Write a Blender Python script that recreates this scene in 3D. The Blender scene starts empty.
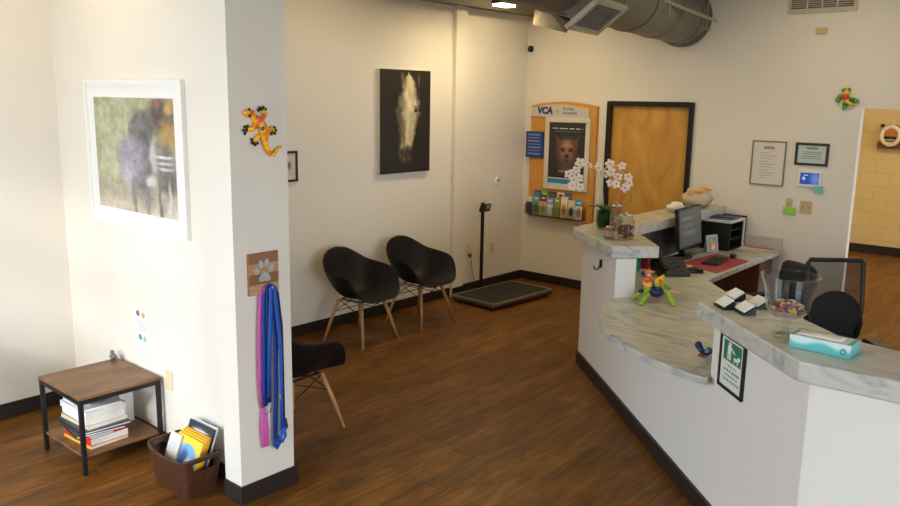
import bpy, bmesh, math, random
from mathutils import Vector, Matrix
random.seed(7)
PI = math.pi
SC = bpy.context.scene
COL = SC.collection
H = 2.18                                   # eye height of the photographer

# ------------------------------------------------------------------ camera
RX = Vector((0.6559, -0.7546, 0.0167)); DN = Vector((-0.1328, -0.1371, -0.9816)); FW = Vector((0.7430, 0.6416, -0.1901))
FW.normalize(); RX = (RX - FW * RX.dot(FW)).normalized(); DN = FW.cross(RX).normalized()
cam = bpy.data.cameras.new('camera'); co = bpy.data.objects.new('camera', cam); COL.objects.link(co)
m = Matrix.Identity(4)
for i in range(3):
    m[i][0] = RX[i]; m[i][1] = -DN[i]; m[i][2] = -FW[i]
m[2][3] = H
co.matrix_world = m
cam.sensor_width = 36; cam.lens = 32.0; cam.clip_start = .05
SC.camera = co

def ray(x, y): return RX * ((x - 450) / 800) + DN * ((y - 253) / 800) + FW
def onz(x, y, z):
    d = ray(x, y); t = (z - H) / d.z; return Vector((d.x * t, d.y * t, z))
def onx(x, y, X):
    d = ray(x, y); t = X / d.x; return Vector((X, d.y * t, H + d.z * t))
def ony(x, y, Y):
    d = ray(x, y); t = Y / d.y; return Vector((d.x * t, Y, H + d.z * t))

# ------------------------------------------------------------------ colour and materials
def lin(c):
    return tuple(((v / 255) / 12.92 if v / 255 <= .04045 else ((v / 255 + .055) / 1.055) ** 2.4) for v in c)
MATS = {}
def mat(name, rgb, rough=.5, metal=0, var=.06, scale=30, bump=0, trans=0, ior=1.45, emit=0, alpha=1, spec=.5, stretch=None, coat=0):
    if name in MATS: return MATS[name]
    M = bpy.data.materials.new(name); M.use_nodes = True
    nt = M.node_tree; N = nt.nodes; L = nt.links
    b = N['Principled BSDF']
    c = lin(rgb)
    tc = N.new('ShaderNodeTexCoord'); no = N.new('ShaderNodeTexNoise')
    no.inputs['Scale'].default_value = scale; no.inputs['Detail'].default_value = 4
    if stretch:
        mp = N.new('ShaderNodeMapping'); mp.inputs['Scale'].default_value = stretch
        L.new(tc.outputs['Object'], mp.inputs['Vector']); L.new(mp.outputs['Vector'], no.inputs['Vector'])
    else: L.new(tc.outputs['Object'], no.inputs['Vector'])
    r = N.new('ShaderNodeValToRGB')
    r.color_ramp.elements[0].position = .3; r.color_ramp.elements[1].position = .7
    r.color_ramp.elements[0].color = (*[v * (1 - var) for v in c], 1); r.color_ramp.elements[1].color = (*[min(1, v * (1 + var)) for v in c], 1)
    L.new(no.outputs['Fac'], r.inputs['Fac']); L.new(r.outputs['Color'], b.inputs['Base Color'])
    b.inputs['Roughness'].default_value = rough; b.inputs['Metallic'].default_value = metal
    b.inputs['Transmission Weight'].default_value = trans; b.inputs['IOR'].default_value = ior
    b.inputs['Specular IOR Level'].default_value = spec; b.inputs['Alpha'].default_value = alpha
    b.inputs['Coat Weight'].default_value = coat
    if emit:
        b.inputs['Emission Color'].default_value = (*c, 1); b.inputs['Emission Strength'].default_value = emit
    if bump:
        bp = N.new('ShaderNodeBump'); bp.inputs['Strength'].default_value = bump; bp.inputs['Distance'].default_value = .01
        L.new(no.outputs['Fac'], bp.inputs['Height']); L.new(bp.outputs['Normal'], b.inputs['Normal'])
    MATS[name] = M
    return M
def paint_mat(name='print', rough=.45, emit=0):
    if name in MATS: return MATS[name]
    M = bpy.data.materials.new(name); M.use_nodes = True; nt = M.node_tree
    a = nt.nodes.new('ShaderNodeVertexColor'); a.layer_name = 'Col'
    b = nt.nodes['Principled BSDF']; b.inputs['Roughness'].default_value = rough
    nt.links.new(a.outputs['Color'], b.inputs['Base Color'])
    if emit:
        nt.links.new(a.outputs['Color'], b.inputs['Emission Color']); b.inputs['Emission Strength'].default_value = emit
    MATS[name] = M
    return M
def ramp_mat(name, build):
    M = bpy.data.materials.new(name); M.use_nodes = True
    build(M.node_tree, M.node_tree.nodes, M.node_tree.links, M.node_tree.nodes['Principled BSDF']); MATS[name] = M
    return M

def floor_nodes(nt, N, L, b):
    g = N.new('ShaderNodeNewGeometry'); mp = N.new('ShaderNodeMapping')
    L.new(g.outputs['Position'], mp.inputs['Vector'])
    br = N.new('ShaderNodeTexBrick'); br.offset = .37; br.offset_frequency = 2
    br.inputs['Scale'].default_value = 1; br.inputs['Brick Width'].default_value = 1.2; br.inputs['Row Height'].default_value = .152
    br.inputs['Mortar Size'].default_value = .0016; br.inputs['Mortar Smooth'].default_value = .2
    br.inputs['Color1'].default_value = (*lin((110, 70, 22)), 1); br.inputs['Color2'].default_value = (*lin((132, 87, 32)), 1)
    br.inputs['Mortar'].default_value = (*lin((46, 28, 14)), 1)
    L.new(mp.outputs['Vector'], br.inputs['Vector'])
    m2 = N.new('ShaderNodeMapping'); m2.inputs['Scale'].default_value = (3.4, 24, 1)
    L.new(g.outputs['Position'], m2.inputs['Vector'])
    no = N.new('ShaderNodeTexNoise'); no.inputs['Scale'].default_value = 1.0; no.inputs['Detail'].default_value = 8; no.inputs['Roughness'].default_value = .65
    no.inputs['Distortion'].default_value = .6
    L.new(m2.outputs['Vector'], no.inputs['Vector'])
    r = N.new('ShaderNodeValToRGB'); e = r.color_ramp.elements
    e[0].position = .34; e[0].color = (.40, .38, .38, 1); e[1].position = .66; e[1].color = (1.25, 1.22, 1.15, 1)
    L.new(no.outputs['Fac'], r.inputs['Fac'])
    mx = N.new('ShaderNodeMix'); mx.data_type = 'RGBA'; mx.blend_type = 'MULTIPLY'; mx.inputs['Factor'].default_value = .85
    L.new(br.outputs['Color'], mx.inputs[6]); L.new(r.outputs['Color'], mx.inputs[7])
    n3 = N.new('ShaderNodeTexNoise'); n3.inputs['Scale'].default_value = 1.0; n3.inputs['Detail'].default_value = 2
    m3 = N.new('ShaderNodeMapping'); m3.inputs['Scale'].default_value = (1.6, 6, 1); L.new(g.outputs['Position'], m3.inputs['Vector']); L.new(m3.outputs['Vector'], n3.inputs['Vector'])
    r3 = N.new('ShaderNodeValToRGB'); r3.color_ramp.elements[0].position = .3; r3.color_ramp.elements[0].color = (.72, .70, .68, 1); r3.color_ramp.elements[1].position = .7; r3.color_ramp.elements[1].color = (1.15, 1.12, 1.08, 1)
    L.new(n3.outputs['Fac'], r3.inputs['Fac'])
    m4 = N.new('ShaderNodeMix'); m4.data_type = 'RGBA'; m4.blend_type = 'MULTIPLY'; m4.inputs['Factor'].default_value = 1
    L.new(mx.outputs[2], m4.inputs[6]); L.new(r3.outputs['Color'], m4.inputs[7])
    L.new(m4.outputs[2], b.inputs['Base Color'])
    b.inputs['Roughness'].default_value = .45; b.inputs['Specular IOR Level'].default_value = .22
    bp = N.new('ShaderNodeBump'); bp.inputs['Strength'].default_value = .12; bp.inputs['Distance'].default_value = .004
    L.new(no.outputs['Fac'], bp.inputs['Height']); L.new(bp.outputs['Normal'], b.inputs['Normal'])
M_FLOOR = ramp_mat('wood_plank_floor', floor_nodes)

def marble_nodes(nt, N, L, b):
    g = N.new('ShaderNodeNewGeometry'); mp = N.new('ShaderNodeMapping')
    mp.inputs['Rotation'].default_value = (0, 0, -math.radians(8)); mp.inputs['Scale'].default_value = (5.5, 1.6, 5.5)
    L.new(g.outputs['Position'], mp.inputs['Vector'])
    no = N.new('ShaderNodeTexNoise'); no.inputs['Scale'].default_value = 1.6; no.inputs['Detail'].default_value = 7; no.inputs['Roughness'].default_value = .62; no.inputs['Distortion'].default_value = 1.6
    L.new(mp.outputs['Vector'], no.inputs['Vector'])
    r = N.new('ShaderNodeValToRGB'); e = r.color_ramp.elements
    e[0].position = .28; e[0].color = (*lin((112, 124, 124)), 1); e[1].position = .74; e[1].color = (*lin((208, 206, 196)), 1)
    x = e.new(.40); x.color = (*lin((164, 168, 165)), 1)
    x = e.new(.50); x.color = (*lin((193, 191, 181)), 1)
    L.new(no.outputs['Fac'], r.inputs['Fac']); L.new(r.outputs['Color'], b.inputs['Base Color'])
    b.inputs['Roughness'].default_value = .28; b.inputs['Specular IOR Level'].default_value = .5
M_MARBLE = ramp_mat('marble_laminate', marble_nodes)

def block_nodes(nt, N, L, b):
    g = N.new('ShaderNodeNewGeometry'); sp = N.new('ShaderNodeSeparateXYZ'); cb = N.new('ShaderNodeCombineXYZ')
    L.new(g.outputs['Position'], sp.inputs[0]); L.new(sp.outputs['Y'], cb.inputs['X']); L.new(sp.outputs['Z'], cb.inputs['Y'])
    br = N.new('ShaderNodeTexBrick'); br.inputs['Scale'].default_value = 1; br.inputs['Brick Width'].default_value = .4; br.inputs['Row Height'].default_value = .2
    br.inputs['Mortar Size'].default_value = .006
    br.inputs['Color1'].default_value = (*lin((216, 186, 122)), 1); br.inputs['Color2'].default_value = (*lin((212, 182, 118)), 1); br.inputs['Mortar'].default_value = (*lin((202, 170, 106)), 1)
    L.new(cb.outputs[0], br.inputs['Vector']); L.new(br.outputs['Color'], b.inputs['Base Color'])
    bp = N.new('ShaderNodeBump'); bp.inputs['Strength'].default_value = .2; bp.inputs['Distance'].default_value = .004; bp.invert = True
    L.new(br.outputs['Fac'], bp.inputs['Height']); L.new(bp.outputs['Normal'], b.inputs['Normal']); b.inputs['Roughness'].default_value = .6
M_BLOCK = ramp_mat('painted_block', block_nodes)

def door_nodes(nt, N, L, b):
    g = N.new('ShaderNodeNewGeometry'); mp = N.new('ShaderNodeMapping'); mp.inputs['Scale'].default_value = (1, 2.2, .9)
    L.new(g.outputs['Position'], mp.inputs['Vector'])
    no = N.new('ShaderNodeTexNoise'); no.inputs['Scale'].default_value = 1.5; no.inputs['Detail'].default_value = 8; no.inputs['Distortion'].default_value = 1.4
    L.new(mp.outputs['Vector'], no.inputs['Vector'])
    r = N.new('ShaderNodeValToRGB'); e = r.color_ramp.elements
    e[0].position = .3; e[0].color = (*lin((176, 122, 48)), 1); e[1].position = .75; e[1].color = (*lin((216, 168, 84)), 1)
    x = e.new(.5); x.color = (*lin((198, 146, 64)), 1)
    L.new(no.outputs['Fac'], r.inputs['Fac']); L.new(r.outputs['Color'], b.inputs['Base Color']); b.inputs['Roughness'].default_value = .4
M_DOOR = ramp_mat('maple_veneer', door_nodes)

WALLC = (229, 222, 210)
M_WALL = mat('wall_paint', WALLC, .6, var=.012, scale=3, bump=.03)
M_WALLB = mat('counter_paint', (226, 222, 216), .55, var=.012, scale=3)
M_BASE = mat('dark_baseboard', (42, 32, 28), .45, var=.1)
M_CEIL = mat('ceiling_grey', (120, 112, 100), .8)
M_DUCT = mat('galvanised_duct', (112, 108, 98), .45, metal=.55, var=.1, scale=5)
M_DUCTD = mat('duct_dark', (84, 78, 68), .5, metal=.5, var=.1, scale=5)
M_BLACKP = mat('black_plastic', (26, 25, 25), .42, var=.08)
M_SHELL = mat('black_shell', (20, 18, 18), .5, var=.05, spec=.3)
M_BLACKM = mat('black_metal', (30, 30, 31), .4, metal=.3)
M_LEGW = mat('beech_leg', (196, 146, 98), .45, var=.15, scale=12, stretch=(30, 30, 3))
M_WHITE = mat('white_plastic', (232, 230, 224), .4, var=.02)
M_CREAM = mat('cream_plate', (224, 206, 164), .4, var=.02)
M_STEEL = mat('brushed_steel', (180, 178, 172), .3, metal=.9, var=.05)
M_PAPER = mat('paper', (236, 232, 224), .7, var=.02)
def thin_glass(name, rgb, k=1.0):
    M = bpy.data.materials.new(name); M.use_nodes = True; nt = M.node_tree; N = nt.nodes; L = nt.links
    N.remove(N['Principled BSDF']); tr = N.new('ShaderNodeBsdfTransparent'); gl = N.new('ShaderNodeBsdfGlossy'); mx = N.new('ShaderNodeMixShader'); fr = N.new('ShaderNodeLayerWeight'); pw_ = N.new('ShaderNodeMath'); pw_.operation = 'POWER'; pw_.inputs[1].default_value = 3.5
    mt = N.new('ShaderNodeMath'); mt.operation = 'MULTIPLY_ADD'; mt.inputs[1].default_value = 1.05 * k; mt.inputs[2].default_value = .016
    tr.inputs['Color'].default_value = (*lin(rgb), 1); gl.inputs['Roughness'].default_value = .04; gl.inputs['Color'].default_value = (.9, .92, .92, 1); fr.inputs['Blend'].default_value = .5
    L.new(fr.outputs['Facing'], pw_.inputs[0]); L.new(pw_.outputs[0], mt.inputs[0]); L.new(mt.outputs[0], mx.inputs['Fac']); L.new(tr.outputs[0], mx.inputs[1]); L.new(gl.outputs[0], mx.inputs[2]); L.new(mx.outputs[0], N['Material Output'].inputs['Surface'])
    MATS[name] = M; return M
M_GLASS = thin_glass('clear_glass', (246, 248, 248))
M_GGREEN = thin_glass('green_glass', (196, 216, 186))
M_RUSTIC = mat('rustic_board', (122, 88, 56), .45, var=.42, scale=3.2, stretch=(1.2, 3, 3))
M_WICKER = mat('dark_weave', (72, 42, 26), .38, var=.4, scale=70, bump=.5)
M_OAK = mat('orange_oak', (206, 146, 66), .45, var=.12, scale=8, stretch=(1, 6, 1))
M_MAHOG = mat('mahogany_panel', (112, 60, 40), .4, var=.2, scale=8, stretch=(4, 4, 1))

# ------------------------------------------------------------------ mesh building
class MB:
    def __init__(s): s.v = []; s.f = []; s.c = []
    def add(s, vs, fs):
        o = len(s.v); s.v += [Vector(q) for q in vs]; s.f += [[i + o for i in f] for f in fs]; return s
    def box(s, c, d, rz=0, M=None):
        c = Vector(c); R = Matrix.Rotation(rz, 3, 'Z') if M is None else M
        vs = [c + R @ Vector((x * d[0] / 2, y * d[1] / 2, z * d[2] / 2)) for x in (-1, 1) for y in (-1, 1) for z in (-1, 1)]
        return s.add(vs, [(0, 1, 3, 2), (4, 6, 7, 5), (0, 4, 5, 1), (2, 3, 7, 6), (0, 2, 6, 4), (1, 5, 7, 3)])
    def bb(s, a, b):
        return s.box([(a[i] + b[i]) / 2 for i in range(3)], [abs(b[i] - a[i]) for i in range(3)])
    def prism(s, poly, z0, z1):
        n = len(poly); ar = sum(poly[i][0] * poly[(i + 1) % n][1] - poly[(i + 1) % n][0] * poly[i][1] for i in range(n))
        if ar < 0: poly = poly[::-1]
        vs = [(p[0], p[1], z0) for p in poly] + [(p[0], p[1], z1) for p in poly]
        return s.add(vs, [list(range(n))[::-1], list(range(n, 2 * n))] + [(i, (i + 1) % n, n + (i + 1) % n, n + i) for i in range(n)])
    def tube(s, pts, rad, n=8, flat=1.0, up=None, caps=True):
        pts = [Vector(p) for p in pts]; k = len(pts)
        if not isinstance(rad, (list, tuple)): rad = [rad] * k
        prev = None; vs = []
        for i, p in enumerate(pts):
            t = (pts[min(i + 1, k - 1)] - pts[max(i - 1, 0)])
            t = t.normalized() if t.length > 1e-9 else Vector((0, 0, 1))
            if up is not None: a = Vector(up)
            elif prev is None: a = Vector((0, 0, 1)) if abs(t.z) < .9 else Vector((1, 0, 0))
            else: a = prev
            a = a - t * a.dot(t)
            if a.length < 1e-6: a = t.orthogonal()
            a.normalize(); prev = a; b = t.cross(a)
            for j in range(n):
                w = 2 * PI * j / n
                vs.append(p + (b * math.cos(w) + a * math.sin(w) * flat) * rad[i])
        fs = [(i * n + j, i * n + (j + 1) % n, (i + 1) * n + (j + 1) % n, (i + 1) * n + j) for i in range(k - 1) for j in range(n)]
        if caps: fs += [list(range(n))[::-1], list(range((k - 1) * n, k * n))]
        return s.add(vs, fs)
    def cyl(s, a, b, r0, r1=None, n=16): return s.tube([a, b], [r0, r0 if r1 is None else r1], n)
    def lathe(s, prof, c=(0, 0, 0), n=24, sx=1, sy=1):
        vs = [(c[0] + r * math.cos(2 * PI * j / n) * sx, c[1] + r * math.sin(2 * PI * j / n) * sy, c[2] + z) for r, z in prof for j in range(n)]
        k = len(prof)
        fs = [(i * n + j, i * n + (j + 1) % n, (i + 1) * n + (j + 1) % n, (i + 1) * n + j) for i in range(k - 1) for j in range(n)]
        if prof[0][0] > 1e-5: fs.append(list(range(n))[::-1])
        if prof[-1][0] > 1e-5: fs.append(list(range((k - 1) * n, k * n)))
        return s.add(vs, fs)
    def ball(s, c, r, sc=(1, 1, 1), n=10, R=None):
        vs = []; c = Vector(c)
        for i in range(n // 2 + 1):
            a = PI * i / (n // 2)
            for j in range(n):
                q = Vector((math.sin(a) * math.cos(2 * PI * j / n) * sc[0], math.sin(a) * math.sin(2 * PI * j / n) * sc[1], math.cos(a) * sc[2])) * r
                vs.append(c + (R @ q if R is not None else q))
        k = n // 2 + 1
        return s.add(vs, [(i * n + j, (i + 1) * n + j, (i + 1) * n + (j + 1) % n, i * n + (j + 1) % n) for i in range(k - 1) for j in range(n)])
    def slab(s, poly3, off):
        """a flat polygon (3-D points) thickened by the vector off"""
        n = len(poly3); off = Vector(off); P = [Vector(p) for p in poly3]
        return s.add(P + [p + off for p in P], [list(range(n))[::-1], list(range(n, 2 * n))] + [(i, (i + 1) % n, n + (i + 1) % n, n + i) for i in range(n)])
    def build(s, name, material, parent=None, smooth=False, bevel=0, seg=2, loc=None, rot=None, sub=0, solid=0):
        me = bpy.data.meshes.new(name)
        bm = bmesh.new(); vv = [bm.verts.new(v) for v in s.v]
        for f in s.f:
            try: bm.faces.new([vv[i] for i in f])
            except ValueError: pass
        bmesh.ops.remove_doubles(bm, verts=bm.verts, dist=1e-6)
        bmesh.ops.recalc_face_normals(bm, faces=bm.faces)
        bm.to_mesh(me); bm.free()
        if smooth:
            for p in me.polygons: p.use_smooth = True
        me.materials.append(material)
        o = bpy.data.objects.new(name, me); COL.objects.link(o)
        if parent is not None: o.parent = parent
        if loc is not None: o.location = loc
        if rot is not None: o.rotation_euler = rot
        if solid:
            md = o.modifiers.new('s', 'SOLIDIFY'); md.thickness = solid; md.offset = 0
        if bevel:
            md = o.modifiers.new('b', 'BEVEL'); md.width = bevel; md.segments = seg; md.limit_method = 'ANGLE'; md.angle_limit = .7
        if sub:
            md = o.modifiers.new('u', 'SUBSURF'); md.levels = sub; md.render_levels = sub
        return o

def painting(name, fn, org, ux, uy, nx, ny, parent=None, m_=None):
    """flat printed sheet: fn(u, v) gives an sRGB colour, v up; org + u*ux + v*uy"""
    org, ux, uy = Vector(org), Vector(ux), Vector(uy)
    me = bpy.data.meshes.new(name)
    vs = [org + ux * (i / nx) + uy * (j / ny) for j in range(ny + 1) for i in range(nx + 1)]
    fs = [(j * (nx + 1) + i, j * (nx + 1) + i + 1, (j + 1) * (nx + 1) + i + 1, (j + 1) * (nx + 1) + i) for j in range(ny) for i in range(nx)]
    me.from_pydata(vs, [], fs); me.update()
    ca = me.color_attributes.new('Col', 'FLOAT_COLOR', 'CORNER')
    for p in me.polygons:
        i, j = p.index % nx, p.index // nx
        c = lin([max(0, min(255, q)) for q in fn((i + .5) / nx, (j + .5) / ny)])
        for li in p.loop_indices: ca.data[li].color = (*c, 1)
    me.materials.append(m_ or paint_mat())
    o = bpy.data.objects.new(name, me); COL.objects.link(o)
    if parent is not None: o.parent = parent
    return o

def tag(o, label, cat, group=None, kind=None):
    o['label'] = label; o['category'] = cat
    if group: o['group'] = group
    if kind: o['kind'] = kind
    return o
def thing(name, label, cat, loc=(0, 0, 0), rz=0, group=None):
    o = bpy.data.objects.new(name, None); COL.objects.link(o); o.empty_display_size = .1
    o.location = loc; o.rotation_euler = (0, 0, rz)
    return tag(o, label, cat, group)
def struct(o, label=None, cat=None):
    o['kind'] = 'structure'
    if label: o['label'] = label; o['category'] = cat
    return o
def dup(o, loc, rz, label, group=None):
    r = o.copy(); COL.objects.link(r); r.location = loc; r.rotation_euler = (0, 0, rz); r['label'] = label
    for ch in o.children:
        c = ch.copy(); COL.objects.link(c); c.parent = r
        for g in ch.children:
            d = g.copy(); COL.objects.link(d); d.parent = c
    return r
def catmull(keys, t):
    ks = sorted(keys)
    for i in range(len(ks) - 1):
        if ks[i][0] <= t <= ks[i + 1][0]:
            p0 = ks[max(i - 1, 0)]; p1 = ks[i]; p2 = ks[i + 1]; p3 = ks[min(i + 2, len(ks) - 1)]
            u = (t - p1[0]) / (p2[0] - p1[0]); out = []
            for k in range(1, len(p1)):
                a, b, c, d = p0[k], p1[k], p2[k], p3[k]
                out.append(.5 * ((2 * b) + (-a + c) * u + (2 * a - 5 * b + 4 * c - d) * u * u + (-a + 3 * b - 3 * c + d) * u ** 3))
            return out
    return list(ks[-1][1:])
def text(name, s, size, org, ux, uy, material, parent=None, extrude=.001, align='LEFT', shear=0, bold=0):
    cu = bpy.data.curves.new(name + '_tmp', 'FONT'); cu.body = s; cu.size = size; cu.extrude = extrude; cu.align_x = align; cu.shear = shear; cu.offset = bold
    t = bpy.data.objects.new(name + '_tmp', cu); COL.objects.link(t)
    dg = bpy.context.evaluated_depsgraph_get(); me = bpy.data.meshes.new_from_object(t.evaluated_get(dg))
    COL.objects.unlink(t); bpy.data.objects.remove(t); me.name = name
    ux, uy = Vector(ux).normalized(), Vector(uy).normalized(); w = ux.cross(uy)
    for v in me.vertices: v.co = Vector(org) + ux * v.co.x + uy * v.co.y + w * v.co.z
    me.materials.clear(); me.materials.append(material)
    o = bpy.data.objects.new(name, me); COL.objects.link(o)
    if parent is not None: o.parent = parent
    return o

# ================================================================== the setting
XB, YS, CZ = 7.93, 5.69, 3.55
XW = -1.0                                    # storefront plane, behind the photographer
YR = -4.6
f_ = MB().bb((-1.3, YR - .2, -.1), (13.3, 5.9, 0)).build('floor', M_FLOOR); struct(f_)
c_ = MB().bb((-1.3, YR - .2, CZ), (13.3, 5.9, CZ + .1)).build('ceiling', M_CEIL); struct(c_)
struct(MB().bb((-1.2, YS - .09, 0), (2.5, YS + .15, CZ)).bb((2.5, YS, 0), (XB + .15, YS + .15, CZ)).build('wall_left', M_WALL))
w = MB(); w.bb((XB, 1.995, 0), (XB + .09, 3.6, CZ)); w.bb((XB, 4.54, 0), (XB + .09, YS, CZ)); w.bb((XB, 3.6, 2.14), (XB + .09, 4.54, CZ))
w.bb((XB, .55, 2.15), (XB + .09, 1.995, CZ)); w.bb((XB, YR, 0), (XB + .09, .55, CZ))
struct(w.build('wall_back', M_WALL))
# right wall with two tall windows (outside the frame)
w = MB()
for a, b in ((-1, -.9), (3.5, XB)): w.bb((a, YR - .15, 0), (b, YR, CZ))
for a, b in ((-.9, 3.5),): w.bb((a, YR - .15, 0), (b, YR, .1)); w.bb((a, YR - .15, 3.4), (b, YR, CZ))
struct(w.build('wall_right', M_WALL))
# front wall: storefront glazing with a transom bar
w = MB()
for a, b in ((YR, -3.2), (-.5, 2.25), (5.45, YS)): w.bb((XW - .15, a, 0), (XW, b, CZ))
for a, b in ((-3.2, -.5), (2.25, 5.45)): w.bb((XW - .15, a, 3.13), (XW, b, CZ)); w.bb((XW - .15, a, 0), (XW, b, .15))
struct(w.build('wall_front', M_WALL))
M_ALU = mat('dark_aluminium', (60, 58, 56), .4, metal=.6)
for k, (a, b) in enumerate(((-3.2, -.5), (2.25, 5.45))):
    w = MB(); w.bb((XW - .12, a, 2.52), (XW - .04, b, 2.62))
    n = 3
    for i in range(n + 1):
        y = a + (b - a) * i / n
        if 0 < i < n: w.bb((XW - .12, y - .03, .15), (XW - .04, y + .03, 3.13))
    struct(w.build('window_%d' % (k + 1), M_ALU))
# partition with the thicker end column
struct(MB().bb((2.40, 3.56, 0), (2.665, YS, CZ)).build('wall_partition', M_WALL))
struct(MB().bb((2.30, 3.44, 0), (2.652, 3.59, CZ)).build('wall_end', M_WALL))
# small pilaster and the soffit strip along the chair wall
struct(MB().bb((6.58, YS - .05, 0), (6.76, YS, CZ)).build('trim_1', M_WALL))
struct(MB().bb((2.665, YS - .14, 3.13), (XB, YS, 3.25)).build('trim_2', mat('beam_grey', (128, 120, 108), .6)))
# back room seen through the opening
w = MB().bb((13.05, YR, 0), (13.2, 4.6, CZ)).build('wall_hall', M_BLOCK); struct(w)
struct(MB().bb((XB + .09, 4.45, 0), (13.05, 4.6, CZ)).build('wall_hall_side', M_WALL))
# baseboards
def bbrd(name, *boxes):
    w = MB()
    for a, b in boxes: w.bb(a, b)
    struct(w.build(name, M_BASE, bevel=.003))
BH = .105
bbrd('baseboard_left', ((-1, YS - .102, 0), (2.40, YS - .09, BH)), ((2.665, YS - .012, 0), (6.58, YS, BH)), ((6.58, YS - .062, 0), (6.76, YS - .05, BH)), ((6.76, YS - .012, 0), (XB, YS, BH)))
bbrd('baseboard_back', ((XB - .012, 1.995, 0), (XB, 3.545, BH)), ((XB - .012, 4.6, 0), (XB, YS - .012, BH)))
bbrd('baseboard_partition', ((2.388, 3.59, 0), (2.40, YS - .102, BH)), ((2.665, 3.43, 0), (2.677, YS - .012, BH)))
bbrd('baseboard_end', ((2.288, 3.428, 0), (2.664, 3.44, BH)), ((2.288, 3.44, 0), (2.30, 3.59, BH)))
bbrd('baseboard_hall', ((13.03, YR, 0), (13.05, 4.45, .13)))
# door
d = MB(); d.bb((XB - .03, 4.525, 0), (XB + .1, 4.575, 2.176)); d.bb((XB - .03, 3.567, 0), (XB + .1, 3.617, 2.176)); d.bb((XB - .03, 3.617, 2.126), (XB + .1, 4.525, 2.176))
door = MB().bb((XB + .02, 3.617, .01), (XB + .06, 4.525, 2.126)).build('door_1', M_DOOR); struct(door)
d.build('door_frame', mat('black_door_frame', (22, 20, 20), .35), door, bevel=.004)
k = MB().cyl((XB + .02, 3.70, 1.0), (XB - .05, 3.70, 1.0), .012).box((XB - .05, 3.75, 1.0), (.02, .12, .02)).build('door_handle', M_STEEL, door)

# ================================================================== reception counter
P0 = Vector((5.639, 3.407)); U = Vector((-.678, -.735)); NN = Vector((.735, -.678))
def W(s, t): q = P0 + U * s + NN * (t - .02); return (q.x, q.y)
rc = thing('reception_counter', 'white painted angled reception counter base with dark kick board on the wood floor', 'counter', (5, 2, 0))
rc.location = (0, 0, 0)
C3 = (3.315, .912); D3 = (.045, -.999)
def T(s, t): return (C3[0] + D3[0] * s + t * .999, C3[1] + D3[1] * s + t * .045)
EY = 2.3
MB().prism([W(.865, .01), W(0, .01), (5.66, 3.41), (7.915, 3.41), (7.915, 3.22), (5.70, 3.22), W(.865, .16)], 0, 1.066).build('counter_panel', M_WALLB, rc)
MB().prism([W(.865, .01), W(2.50, .01), W(2.50, .16), W(.865, .16)], 0, .735).build('counter_panel', M_WALLB, rc)
MB().prism([W(2.50, .01), W(3.4, .01), T(.02, .01), T(EY, .01), T(EY, .16), T(.1, .16), W(3.34, .16), W(2.50, .16)], 0, 1.066).build('counter_panel', M_WALLB, rc)
MB().prism([W(.0, -.008), W(3.41, -.008), T(.0, -.008), T(EY, -.008), T(EY, .012), T(.02, .012), W(3.4, .012), W(.0, .012)], 0, BH).build('kick_board', M_BASE, rc)
MB().prism([(5.72, 3.41), (7.915, 3.41), (7.915, 3.422), (5.72, 3.422)], 0, BH).build('kick_board', M_BASE, rc)
hp = Vector((*W(.534, 0), .955)); no3 = Vector((-NN.x, -NN.y, 0))
hk = MB().tube([hp + no3 * .002 + Vector((0, 0, .035)), hp + no3 * .006, hp + no3 * .02 + Vector((0, 0, -.035)), hp + no3 * .045 + Vector((0, 0, -.035)), hp + no3 * .055 + Vector((0, 0, -.01))], .006)
hk.tube([hp + Vector((0, 0, .04)), hp + Vector((0, 0, -.02))], .012)
hk.build('hook', mat('dark_hook', (70, 62, 54), .3, metal=.8), rc, smooth=True)

# lower worktop: curved visitor ledge + desk
arc = [(5.04, 2.76), (4.93, 2.765), (4.795, 2.724), (4.66, 2.67), (4.543, 2.606), (4.42, 2.53), (4.304, 2.443), (4.215, 2.35), (4.136, 2.249), (4.065, 2.14), (4.007, 2.023), (3.95, 1.91), (3.913, 1.794), (3.88, 1.70), (3.862, 1.62), (3.868, 1.562)]
poly = [W(.87, .0)] + arc + [W(2.498, .0), W(2.498, .162), W(3.3, .162), W(3.3, .75), (6.10, 2.53), (7.915, 2.565), (7.915, 3.215), (5.70, 3.215), W(.868, .162)]
wt = MB().prism(poly, .738, .78).build('worktop', M_MARBLE, bevel=.012, seg=3)
tag(wt, 'low marbled worktop with rounded visitor ledge and staff desk surface', 'worktop')
bs = MB().bb((7.895, 2.565, .78), (7.915, 3.21, .89)).build('backsplash', M_MARBLE, wt)
MB().bb((7.55, 2.64, 0), (7.58, 3.2, .738)).build('desk_panel', M_MAHOG, wt)
MB().bb((7.56, 2.64, .55), (7.9, 2.66, .738)).build('desk_panel', M_MAHOG, wt)
MB().bb((6.25, 2.60, .0), (6.28, 3.2, .738)).build('desk_panel', M_MAHOG, wt)
MB().bb((6.28, 3.16, .2), (7.55, 3.18, .738)).build('desk_panel', mat('dark_modesty', (46, 34, 30), .5), wt)

ZS0, ZS1 = 1.066, 1.155
sl = MB().prism([(5.57, 3.47), (5.037, 2.814), (5.291, 2.57), (5.62, 2.866), (5.70, 3.0), (5.88, 3.155), (7.915, 3.155), (7.915, 3.50), (5.60, 3.50)], ZS0, ZS1).build('countertop_slab', M_MARBLE, bevel=.01, seg=3)
tag(sl, 'raised marbled countertop slab carrying the orchid and treat jars', 'countertop')
sr = MB().prism([(3.937, 1.676), (3.32, .995), (3.29, .955), (3.285, .90), T(EY, -.028), T(EY, .42), (3.74, .70), (3.775, .915), (4.255, 1.47), (4.343, 1.66)], ZS0, ZS1).build('countertop_slab', M_MARBLE, bevel=.01, seg=3)
tag(sr, 'raised marbled countertop slab carrying the glass candy bowl and tissue box', 'countertop')

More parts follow.
